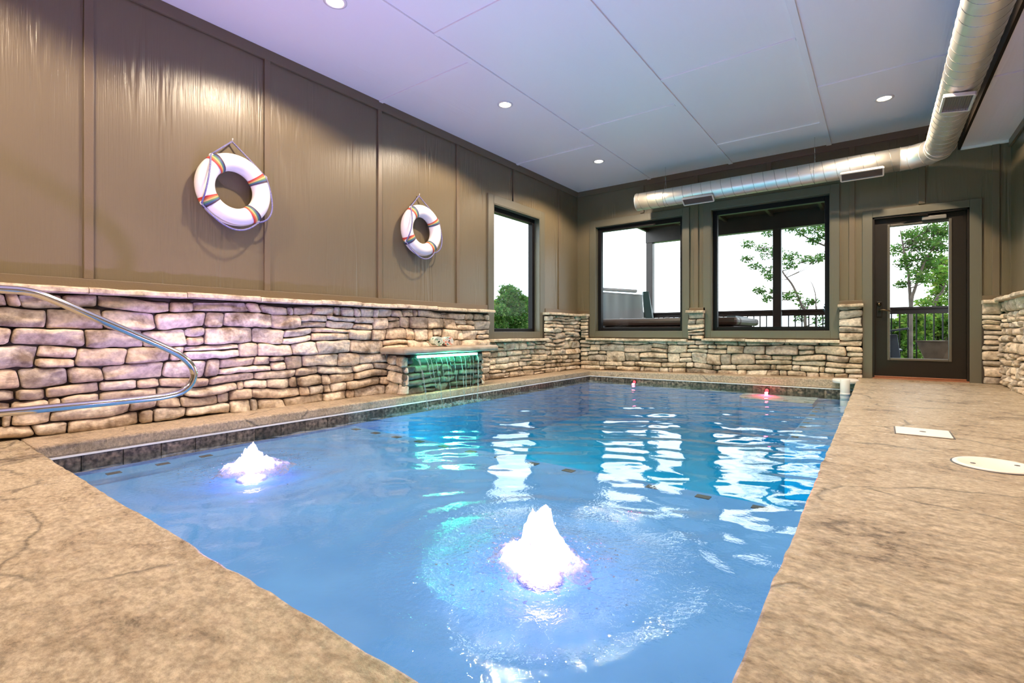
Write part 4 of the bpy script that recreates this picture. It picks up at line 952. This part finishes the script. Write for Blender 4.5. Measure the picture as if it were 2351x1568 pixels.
m.add(V, F, True); m.build('vinyl_panel', M['vinyl'], t)
a, b = c0 + dr * 1.03 - nn * .16, c0 + dr * 1.10 + nn * .03
m = MB(); e0 = c0 + dr * 1.015; m.hexa([e0 + nn * .07 + dr * .07, e0 - nn * .14 + dr * .16, e0 - nn * .14 + dr * .30, e0 + nn * .07 + dr * .22], [e0 + nn * .05 + Vector((0, 0, 1.36)), e0 - nn * .10 + Vector((0, 0, 1.36)), e0 - nn * .10 + dr * .08 + Vector((0, 0, 1.36)), e0 + nn * .05 + dr * .08 + Vector((0, 0, 1.36))]); m.build('side_panel', M['vinyldark'], t, .01)
MB().bar(c0 + nn * .02 + Vector((0, 0, 1.455)), c0 + dr * .93 + nn * .02 + Vector((0, 0, 1.365)), .14, .055).build('top_fold', M['cart'], t, .015)
for q in (.10, .42): MB().bar(c0 + dr * (q - .12) + nn * .13 + Vector((0, 0, 1.0)), c0 + dr * (q + .2) + nn * .16 + Vector((0, 0, .2)), .035, .008, nn).build('strap', M['cart'], t)
# fire pit: faceted tapering bowl
t = thing('fire_pit', (.66, 9.45, -.06), 'brown faceted metal fire bowl on the porch outside the door', 'fire pit')
m = MB(); cx_, cy_ = .80, 9.45; top = [(cx_ + a, cy_ + b, .46) for a, b in ((-.36, 0), (0, -.36), (.36, 0), (0, .36))]; bo = [(cx_ + a, cy_ + b, -.06) for a, b in ((-.17, -.17), (.17, -.17), (.17, .17), (-.17, .17))]
F = []
for i in range(4): F += [(i, (i + 1) % 4, 4 + i), ((i + 1) % 4, 4 + (i + 1) % 4, 4 + i)]
m.add(top + bo, F + [(7, 6, 5, 4)]); m.add([(x * .92 + cx_ * .08, y * .92 + cy_ * .08, z) for x, y, z in top] + [(x * .92 + cx_ * .08, y * .92 + cy_ * .08, z - .12) for x, y, z in top] + top, [(4, 5, 6, 7)] + [(i, (i + 1) % 4, 4 + (i + 1) % 4, 4 + i) for i in range(4)] + [(8 + i, 8 + (i + 1) % 4, (i + 1) % 4, i) for i in range(4)])
m.build('bowl', M['bronze'], t)
for p, q in ((0, 1), (1, 2), (2, 3), (3, 0)): MB().bar(Vector(top[p]) + Vector((0, 0, .004)), Vector(top[q]) + Vector((0, 0, .004)), .03, .012).build('rim', M['bronze'], t)
# adirondack chair facing the railing
t = thing('adirondack_chair', (-.12, 8.85, -.06), 'dark slatted adirondack chair on the porch at the door edge', 'chair')
ax, ay = -.12, 8.85
for sx in (-1, 1):
    X = ax + sx * .30
    MB().bar((X, ay + .42, -.06), (X, ay + .35, .56), .035, .10, (0, 1, 0)).build('front_leg', M['adir'], t, .004)
    MB().bar((X, ay - .38, -.06), (X, ay - .20, .56), .035, .09, (0, 1, 0)).build('rear_leg', M['adir'], t, .004)
    MB().bar((X, ay + .40, .30), (X, ay - .48, .02), .030, .10).build('side_rail', M['adir'], t, .004)
    MB().bar((X + sx * .03, ay + .52, .645), (X + sx * .03, ay - .36, .50), .14, .028).build('armrest', M['adir'], t, .005)
for i in range(6): MB().bar((ax - .29, ay + .42 - .085 * i, .345 - .028 * i), (ax + .29, ay + .42 - .085 * i, .345 - .028 * i), .075, .02).build('seat_slat', M['adir'], t, .003)
for i in range(5): MB().bar((ax - .22 + .11 * i, ay - .10, .20), (ax - .25 + .125 * i, ay - .46, 1.02 - .04 * abs(i - 2)), .095, .02, (0, 1, 0)).build('back_slat', M['adir'], t, .003)
MB().bar((ax - .28, ay - .26, .55), (ax + .28, ay - .26, .55), .03, .07).build('back_brace', M['adir'], t, .003)

t.rotation_euler = (0, 0, -PI / 2); t.location = (-.20, 8.85, -.06)
# trees
GREENS = {'dark': [(.050, .115, .030), (.075, .155, .038), (.115, .185, .055)], 'mid': [(.085, .165, .035), (.12, .22, .045), (.17, .27, .06)], 'lime': [(.19, .30, .05), (.25, .36, .07), (.13, .24, .045)]}
def leaves(m, c, rad, n, size, pal, rn):
    for i in range(n):
        while True:
            v = Vector((rn.uniform(-1, 1), rn.uniform(-1, 1), rn.uniform(-1, 1)))
            if v.length < 1: break
        p = Vector(c) + Vector((v.x * rad[0], v.y * rad[1], v.z * rad[2]))
        a = Vector((rn.gauss(0, 1), rn.gauss(0, 1), rn.gauss(-.3, .6))).normalized(); b = a.orthogonal().normalized(); b.rotate(Quaternion(a, rn.uniform(0, 6.28))); s_ = size * rn.uniform(.6, 1.3); u = a.cross(b) * .15 * s_
        m.add([p, p + a * s_ * .45 + b * s_ * .30 + u, p + a * s_, p + a * s_ * .45 - b * s_ * .30 + u], [(0, 1, 2), (0, 2, 3)], False, tuple(x * rn.uniform(.8, 1.2) for x in rn.choice(pal)))
def tree(label, base, trunk, clusters, pal, seed, r0=.09, n=110, size=.10, name='leafy_tree', twig=True, group='trees beyond the porch'):
    rn = random.Random(seed); t = thing(name, base, label, 'tree', group)
    T = smooth([base] + trunk, 6); rr = [r0 * (1 - .75 * i / (len(T) - 1)) for i in range(len(T))]
    w = MB().tube(T, rr, 9); lf = MB()
    for (c, rad) in clusters:
        c = Vector(c); k = min(range(len(T)), key=lambda i: (T[i] - c).length + (0 if T[i].z < c.z else 1.0) + abs(.5 * (c - T[i]).length - (c.z - T[i].z)) * .3)
        p = T[k]; mid = p.lerp(c, .55) + Vector((rn.uniform(-.1, .1), rn.uniform(-.1, .1), -.06 * (c - p).length))
        br = smooth([p, mid, c], 4); w.tube(br, [max(.006, rr[k] * .5 * (1 - .8 * i / (len(br) - 1))) for i in range(len(br))], 6)
        if twig:
            for q in range(4):
                e = c + Vector((rn.uniform(-1, 1) * rad[0], rn.uniform(-1, 1) * rad[1], rn.uniform(-1, 1) * rad[2])); w.tube([mid.lerp(c, .5), e], [.008, .004], 5)
        leaves(lf, c, (rad[0] * 1.25, rad[1] * 1.25, rad[2] * 1.2), n, size, pal, rn)
    w.build('trunk', M['bark'], t); lf.build('foliage', M['leaf'], t)
    return t
tree('broken branched tree with sparse green leaves behind the wide far window', (-1.40, 13.5, -3.3), [(-1.4, 13.5, 0.71), (-1.47, 13.5, 1.19), (-1.66, 13.5, 1.7), (-1.85, 13.5, 2.0), (-2.01, 13.5, 2.38), (-2.08, 13.5, 2.76)], [((-2.58, 13.13, 2.74), (0.14, 0.13, 0.09)), ((-2.4, 13.85, 2.74), (0.14, 0.14, 0.1)), ((-2.25, 13.76, 2.55), (0.16, 0.16, 0.11)), ((-2.14, 13.26, 2.98), (0.12, 0.11, 0.08)), ((-2.68, 13.5, 2.44), (0.12, 0.12, 0.08)), ((-2.47, 13.45, 2.23), (0.11, 0.11, 0.08)), ((-2.23, 13.65, 2.12), (0.16, 0.15, 0.11)), ((-1.92, 13.79, 2.41), (0.19, 0.18, 0.13)), ((-1.67, 13.09, 2.16), (0.15, 0.15, 0.1)), ((-1.63, 13.03, 2.36), (0.14, 0.13, 0.09)), ((-1.41, 13.84, 2.35), (0.13, 0.13, 0.09)), ((-1.19, 13.43, 2.27), (0.11, 0.11, 0.08)), ((-1.07, 13.76, 2.37), (0.11, 0.11, 0.08)), ((-2.29, 13.0, 1.59), (0.12, 0.11, 0.08)), ((-2.2, 13.44, 1.43), (0.12, 0.12, 0.08)), ((-1.85, 13.72, 1.47), (0.13, 0.13, 0.09)), ((-1.59, 13.23, 1.45), (0.16, 0.15, 0.11)), ((-1.49, 13.94, 1.25), (0.13, 0.12, 0.09)), ((-1.29, 13.9, 1.33), (0.11, 0.1, 0.07)), ((-2.04, 13.03, 1.9), (0.11, 0.1, 0.07)), ((-1.94, 13.02, 2.53), (0.14, 0.13, 0.09)), ((-2.08, 13.54, 1.6), (0.09, 0.09, 0.06)), ((-1.55, 13.94, 0.92), (0.14, 0.14, 0.1)), ((-1.1, 13.38, 0.86), (0.16, 0.15, 0.11))], GREENS['dark'] + GREENS['mid'][:1], 21, .038, 130, .062)
tree('overhanging tree whose leafy branch enters the wide far window at its upper corner', (-0.27, 14.5, -3.4), [(-0.27, 14.5, 0.62), (-0.36, 14.5, 1.7), (-0.54, 14.5, 2.26), (-0.84, 14.5, 2.58), (-1.35, 14.5, 2.9), (-1.68, 14.5, 3.16)], [((-1.75, 14.22, 3.22), (0.13, 0.12, 0.09)), ((-1.54, 14.42, 3.13), (0.14, 0.13, 0.1)), ((-1.24, 14.03, 3.11), (0.15, 0.14, 0.1)), ((-1.14, 14.22, 2.94), (0.13, 0.12, 0.09)), ((-1.34, 14.44, 2.89), (0.12, 0.12, 0.08)), ((-1.09, 14.5, 3.22), (0.15, 0.14, 0.1)), ((-0.83, 14.23, 3.05), (0.2, 0.19, 0.13)), ((-0.68, 14.23, 2.78), (0.2, 0.19, 0.13))], GREENS['dark'], 22, .05, 130, .07)
tree('bare grey snag standing behind the wide far window', (-1.13, 13.0, -3.3), [(-1.13, 13.0, 0.76), (-1.14, 13.0, 1.13), (-1.15, 13.0, 1.43), (-1.2, 13.0, 1.64), (-1.25, 13.0, 1.75)], [], GREENS['dark'], 23, .02, 10, .1)
tree('twin trunked tree with green leaves filling the door glass', (0.54, 13.5, -3.3), [(0.54, 13.5, 0.43), (0.54, 13.5, 1.17), (0.52, 13.5, 1.58), (0.5, 13.5, 1.9), (0.44, 13.5, 2.23), (0.41, 13.5, 2.48), (0.37, 13.5, 2.78)], [((0.49, 13.24, 2.65), (0.12, 0.12, 0.08)), ((0.67, 13.8, 2.78), (0.14, 0.14, 0.1)), ((0.84, 13.41, 2.73), (0.13, 0.12, 0.09)), ((0.97, 13.17, 2.62), (0.11, 0.11, 0.08)), ((1.08, 13.55, 2.57), (0.16, 0.16, 0.11)), ((0.57, 13.7, 2.49), (0.15, 0.14, 0.1)), ((0.7, 13.67, 2.37), (0.15, 0.15, 0.1)), ((0.5, 13.38, 2.17), (0.12, 0.12, 0.08)), ((0.55, 13.44, 2.01), (0.17, 0.16, 0.12)), ((0.78, 13.51, 2.44), (0.16, 0.16, 0.11)), ((0.92, 13.78, 2.5), (0.12, 0.12, 0.08)), ((1.05, 13.52, 2.33), (0.13, 0.13, 0.09)), ((0.89, 13.39, 2.15), (0.15, 0.15, 0.1)), ((0.73, 13.49, 2.16), (0.15, 0.15, 0.1)), ((0.62, 13.03, 1.77), (0.16, 0.15, 0.11)), ((0.71, 13.04, 1.69), (0.13, 0.13, 0.09)), ((0.41, 13.7, 2.44), (0.16, 0.16, 0.11)), ((0.28, 13.98, 2.42), (0.16, 0.15, 0.11)), ((0.85, 13.59, 1.96), (0.13, 0.13, 0.09)), ((0.4, 13.39, 2.06), (0.15, 0.14, 0.1)), ((0.94, 13.17, 2.74), (0.16, 0.15, 0.11)), ((1.11, 13.5, 2.73), (0.16, 0.16, 0.11)), ((0.76, 13.98, 2.67), (0.15, 0.14, 0.1)), ((0.65, 13.77, 2.59), (0.15, 0.14, 0.1)), ((0.4, 13.54, 1.63), (0.11, 0.11, 0.08))], GREENS['dark'][1:] + GREENS['mid'][:2], 24, .042, 120, .065)
tree('leaning forked trunk behind the door glass', (0.54, 13.4, -3.3), [(0.54, 13.4, 0.43), (0.55, 13.4, 1.21), (0.61, 13.4, 1.51), (0.71, 13.4, 1.88), (0.8, 13.4, 2.14), (1.01, 13.4, 2.5), (1.13, 13.4, 2.7)], [((1.05, 13.17, 2.59), (0.15, 0.15, 0.1)), ((0.96, 13.45, 2.37), (0.12, 0.12, 0.08)), ((0.89, 13.86, 2.15), (0.14, 0.14, 0.1)), ((1.0, 12.91, 2.38), (0.15, 0.15, 0.1)), ((0.7, 13.68, 1.86), (0.14, 0.14, 0.1)), ((0.82, 13.72, 2.02), (0.14, 0.13, 0.09))], GREENS['dark'][1:] + GREENS['mid'][:1], 25, .042, 110, .065)
tree('lime green sapling behind the twin trunked tree in the door glass', (1.00, 15.0, -3.4), [(1.0, 15.0, 0.61), (1.02, 15.0, 1.16), (1.07, 15.0, 1.35), (1.17, 15.0, 1.52), (1.23, 15.0, 1.82), (1.22, 15.0, 2.12)], [((1.08, 15.12, 2.22), (0.18, 0.18, 0.12)), ((1.19, 15.11, 2.25), (0.17, 0.17, 0.12)), ((1.0, 14.96, 2.01), (0.18, 0.17, 0.12)), ((1.1, 14.53, 1.96), (0.15, 0.15, 0.1)), ((1.19, 14.73, 1.84), (0.16, 0.15, 0.11)), ((0.95, 14.68, 1.77), (0.15, 0.14, 0.1)), ((1.14, 15.08, 1.7), (0.13, 0.12, 0.09)), ((1.25, 15.36, 1.56), (0.19, 0.18, 0.13)), ((1.09, 15.3, 1.52), (0.16, 0.16, 0.11)), ((1.02, 15.3, 1.32), (0.14, 0.13, 0.1)), ((1.19, 15.32, 1.27), (0.16, 0.15, 0.11)), ((0.84, 14.76, 1.28), (0.15, 0.15, 0.1)), ((1.33, 15.34, 2.02), (0.15, 0.14, 0.1)), ((1.34, 15.17, 1.7), (0.15, 0.14, 0.1)), ((1.28, 14.58, 1.34), (0.16, 0.15, 0.11))], GREENS['lime'] + GREENS['mid'][1:], 26, .05, 130, .085)
tree('mid green bush behind the chair seen through the door', (0.38, 14.20, -3.3), [(0.38, 14.2, -1.5), (0.38, 14.2, -0.6)], [((0.19, 13.87, 0.76), (0.15, 0.14, 0.1)), ((0.41, 13.94, 0.79), (0.14, 0.14, 0.1)), ((0.6, 14.53, 0.76), (0.15, 0.15, 0.1)), ((0.18, 13.97, 0.57), (0.14, 0.13, 0.09)), ((0.26, 14.41, 0.65), (0.18, 0.17, 0.12)), ((0.4, 14.28, 0.59), (0.17, 0.16, 0.12)), ((0.57, 14.47, 0.64), (0.19, 0.18, 0.13)), ((0.2, 14.09, 0.46), (0.15, 0.14, 0.1)), ((0.31, 14.07, 0.47), (0.16, 0.16, 0.11)), ((0.41, 14.03, 0.45), (0.14, 0.13, 0.1)), ((0.55, 14.49, 0.4), (0.18, 0.18, 0.12)), ((0.16, 14.28, 0.26), (0.15, 0.15, 0.11)), ((0.35, 14.56, 0.27), (0.16, 0.16, 0.11)), ((0.42, 14.51, 0.36), (0.18, 0.18, 0.13)), ((0.5, 13.91, 0.28), (0.18, 0.17, 0.12)), ((0.18, 14.24, 0.19), (0.18, 0.17, 0.12)), ((0.33, 13.88, 0.15), (0.16, 0.15, 0.11)), ((0.41, 13.83, 0.19), (0.15, 0.14, 0.1)), ((0.55, 13.86, 0.18), (0.14, 0.14, 0.1)), ((0.14, 14.49, -0.03), (0.16, 0.15, 0.11)), ((0.3, 14.43, 0.02), (0.18, 0.18, 0.12)), ((0.47, 14.46, 0.05), (0.15, 0.15, 0.1)), ((0.53, 14.07, -0.03), (0.17, 0.17, 0.12)), ((0.16, 14.29, -0.12), (0.17, 0.16, 0.12)), ((0.33, 14.43, -0.2), (0.16, 0.15, 0.11)), ((0.46, 14.1, -0.15), (0.16, 0.15, 0.11)), ((0.59, 14.26, -0.11), (0.17, 0.17, 0.12))], GREENS['mid'] + GREENS['mid'][1:], 30, .04, 110, .11, 'leafy_bush', False, 'bushes below the porch')
tree('lime green bush in the middle of the door glass below the rail', (0.70, 14.00, -3.3), [(0.7, 14.0, -1.5), (0.7, 14.0, -0.6)], [((0.5, 14.08, 0.95), (0.15, 0.14, 0.1)), ((0.66, 13.8, 0.89), (0.18, 0.17, 0.12)), ((0.74, 13.62, 0.91), (0.17, 0.16, 0.11)), ((0.54, 13.8, 0.8), (0.17, 0.16, 0.11)), ((0.59, 13.66, 0.79), (0.17, 0.17, 0.12)), ((0.73, 14.04, 0.78), (0.18, 0.18, 0.12)), ((0.5, 13.66, 0.65), (0.14, 0.14, 0.1)), ((0.6, 13.66, 0.58), (0.14, 0.13, 0.09)), ((0.8, 14.11, 0.62), (0.18, 0.18, 0.12)), ((0.55, 13.83, 0.48), (0.15, 0.14, 0.1)), ((0.65, 14.23, 0.5), (0.17, 0.16, 0.12)), ((0.72, 14.0, 0.51), (0.18, 0.18, 0.12)), ((0.51, 14.29, 0.3), (0.16, 0.15, 0.11)), ((0.61, 13.72, 0.37), (0.18, 0.17, 0.12)), ((0.8, 14.0, 0.27), (0.14, 0.14, 0.1)), ((0.5, 14.24, 0.15), (0.19, 0.18, 0.13)), ((0.63, 13.66, 0.16), (0.16, 0.16, 0.11)), ((0.76, 14.36, 0.16), (0.16, 0.15, 0.11)), ((0.49, 13.74, 0.08), (0.15, 0.14, 0.1)), ((0.69, 14.22, 0.02), (0.17, 0.16, 0.12)), ((0.79, 14.39, -0.03), (0.16, 0.15, 0.11)), ((0.51, 14.26, -0.12), (0.15, 0.15, 0.11)), ((0.66, 13.86, -0.15), (0.15, 0.14, 0.1)), ((0.73, 13.69, -0.1), (0.16, 0.15, 0.11))], GREENS['lime'] + GREENS['mid'][1:], 31, .04, 110, .11, 'leafy_bush', False, 'bushes below the porch')
tree('lime green bush behind the fire bowl seen through the door', (1.10, 14.60, -3.3), [(1.1, 14.6, -1.5), (1.1, 14.6, -0.6)], [((0.86, 14.8, 0.87), (0.16, 0.15, 0.11)), ((0.97, 14.2, 0.94), (0.18, 0.17, 0.12)), ((1.03, 14.35, 0.92), (0.18, 0.18, 0.12)), ((1.23, 14.55, 0.86), (0.18, 0.18, 0.12)), ((1.31, 14.22, 0.87), (0.15, 0.14, 0.1)), ((0.84, 14.7, 0.8), (0.18, 0.17, 0.12)), ((0.98, 14.68, 0.78), (0.15, 0.14, 0.1)), ((1.14, 14.87, 0.72), (0.17, 0.17, 0.12)), ((1.19, 14.36, 0.72), (0.16, 0.16, 0.11)), ((1.3, 14.43, 0.77), (0.15, 0.15, 0.1)), ((0.81, 14.63, 0.59), (0.16, 0.16, 0.11)), ((0.96, 14.42, 0.65), (0.16, 0.15, 0.11)), ((1.06, 14.67, 0.65), (0.16, 0.15, 0.11)), ((1.22, 14.4, 0.62), (0.16, 0.15, 0.11)), ((1.35, 14.75, 0.64), (0.15, 0.14, 0.1)), ((0.86, 14.83, 0.46), (0.18, 0.17, 0.12)), ((0.98, 14.85, 0.44), (0.18, 0.17, 0.12)), ((1.09, 14.98, 0.46), (0.17, 0.16, 0.12)), ((1.19, 14.64, 0.47), (0.17, 0.16, 0.12)), ((1.36, 14.59, 0.42), (0.16, 0.15, 0.11)), ((0.87, 14.88, 0.35), (0.15, 0.14, 0.1)), ((0.98, 14.82, 0.26), (0.15, 0.15, 0.1)), ((1.11, 14.66, 0.27), (0.16, 0.15, 0.11)), ((1.21, 14.51, 0.28), (0.16, 0.15, 0.11)), ((1.32, 14.43, 0.29), (0.17, 0.16, 0.12)), ((0.85, 14.29, 0.12), (0.19, 0.18, 0.13)), ((0.99, 14.85, 0.19), (0.16, 0.15, 0.11)), ((1.04, 14.29, 0.16), (0.18, 0.17, 0.12)), ((1.19, 14.8, 0.14), (0.18, 0.17, 0.12)), ((1.32, 14.64, 0.16), (0.15, 0.15, 0.1)), ((0.88, 14.97, 0.04), (0.19, 0.19, 0.13)), ((1.0, 14.81, -0.01), (0.16, 0.15, 0.11)), ((1.15, 14.98, -0.05), (0.15, 0.15, 0.1)), ((1.2, 14.31, -0.0), (0.17, 0.16, 0.12)), ((1.34, 14.6, 0.03), (0.19, 0.18, 0.13)), ((0.88, 14.66, -0.13), (0.18, 0.18, 0.12)), ((0.95, 14.45, -0.1), (0.16, 0.15, 0.11)), ((1.06, 14.6, -0.18), (0.19, 0.18, 0.13)), ((1.17, 14.48, -0.14), (0.16, 0.16, 0.11)), ((1.3, 14.62, -0.11), (0.16, 0.15, 0.11))], GREENS['lime'] + GREENS['mid'][1:], 32, .04, 110, .11, 'leafy_bush', False, 'bushes below the porch')
tree('dark green treetop in the lower part of the narrow side window', (-14.00, 18.42, -3.2), [(-14.0, 18.42, -1), (-14.0, 18.42, 1.2)], [((-14.5, 19.07, 2.56), (0.35, 0.37, 0.29)), ((-14.06, 19.01, 2.39), (0.35, 0.37, 0.29)), ((-14.05, 19.54, 2.1), (0.32, 0.35, 0.27)), ((-14.2, 18.5, 2.06), (0.35, 0.37, 0.29)), ((-14.1, 19.0, 1.87), (0.37, 0.4, 0.31)), ((-13.72, 19.26, 1.61), (0.35, 0.37, 0.29)), ((-13.82, 17.68, 1.5), (0.32, 0.35, 0.27)), ((-14.01, 18.6, 1.33), (0.37, 0.4, 0.31)), ((-13.85, 19.16, 1.07), (0.37, 0.4, 0.31)), ((-14.12, 17.91, 0.91), (0.35, 0.37, 0.29)), ((-14.3, 18.91, 0.72), (0.37, 0.4, 0.31)), ((-14.5, 20.54, 0.83), (0.35, 0.37, 0.29)), ((-14.22, 19.41, 0.44), (0.37, 0.4, 0.31))], GREENS['dark'], 40, .12, 800, .13, 'leafy_tree', False, 'treetops beyond the side window')
tree('yellow green bush at the bottom edge of the narrow side window', (-14.70, 18.48, -3.2), [(-14.7, 18.48, -1), (-14.7, 18.48, 1.2)], [((-14.6, 18.35, 1.86), (0.27, 0.29, 0.22)), ((-14.32, 17.83, 1.26), (0.32, 0.35, 0.27)), ((-14.37, 18.13, 0.92), (0.32, 0.35, 0.27)), ((-14.69, 18.07, 0.78), (0.32, 0.35, 0.27)), ((-14.21, 17.39, 0.41), (0.32, 0.35, 0.27)), ((-14.74, 18.86, 0.5), (0.32, 0.35, 0.27))], GREENS['lime'], 41, .12, 800, .13, 'leafy_tree', False, 'treetops beyond the side window')
tree('mid green treetop hidden partly by the narrow window frame', (-15.40, 22.11, -3.2), [(-15.4, 22.11, -1), (-15.4, 22.11, 1.2)], [((-15.06, 21.63, 2.01), (0.32, 0.35, 0.27)), ((-15.49, 22.67, 2.31), (0.32, 0.35, 0.27)), ((-15.16, 21.88, 1.32), (0.32, 0.35, 0.27)), ((-14.91, 22.07, 0.96), (0.35, 0.37, 0.29)), ((-15.6, 22.82, 0.37), (0.35, 0.37, 0.29))], GREENS['mid'], 42, .12, 800, .13, 'leafy_tree', False, 'treetops beyond the side window')
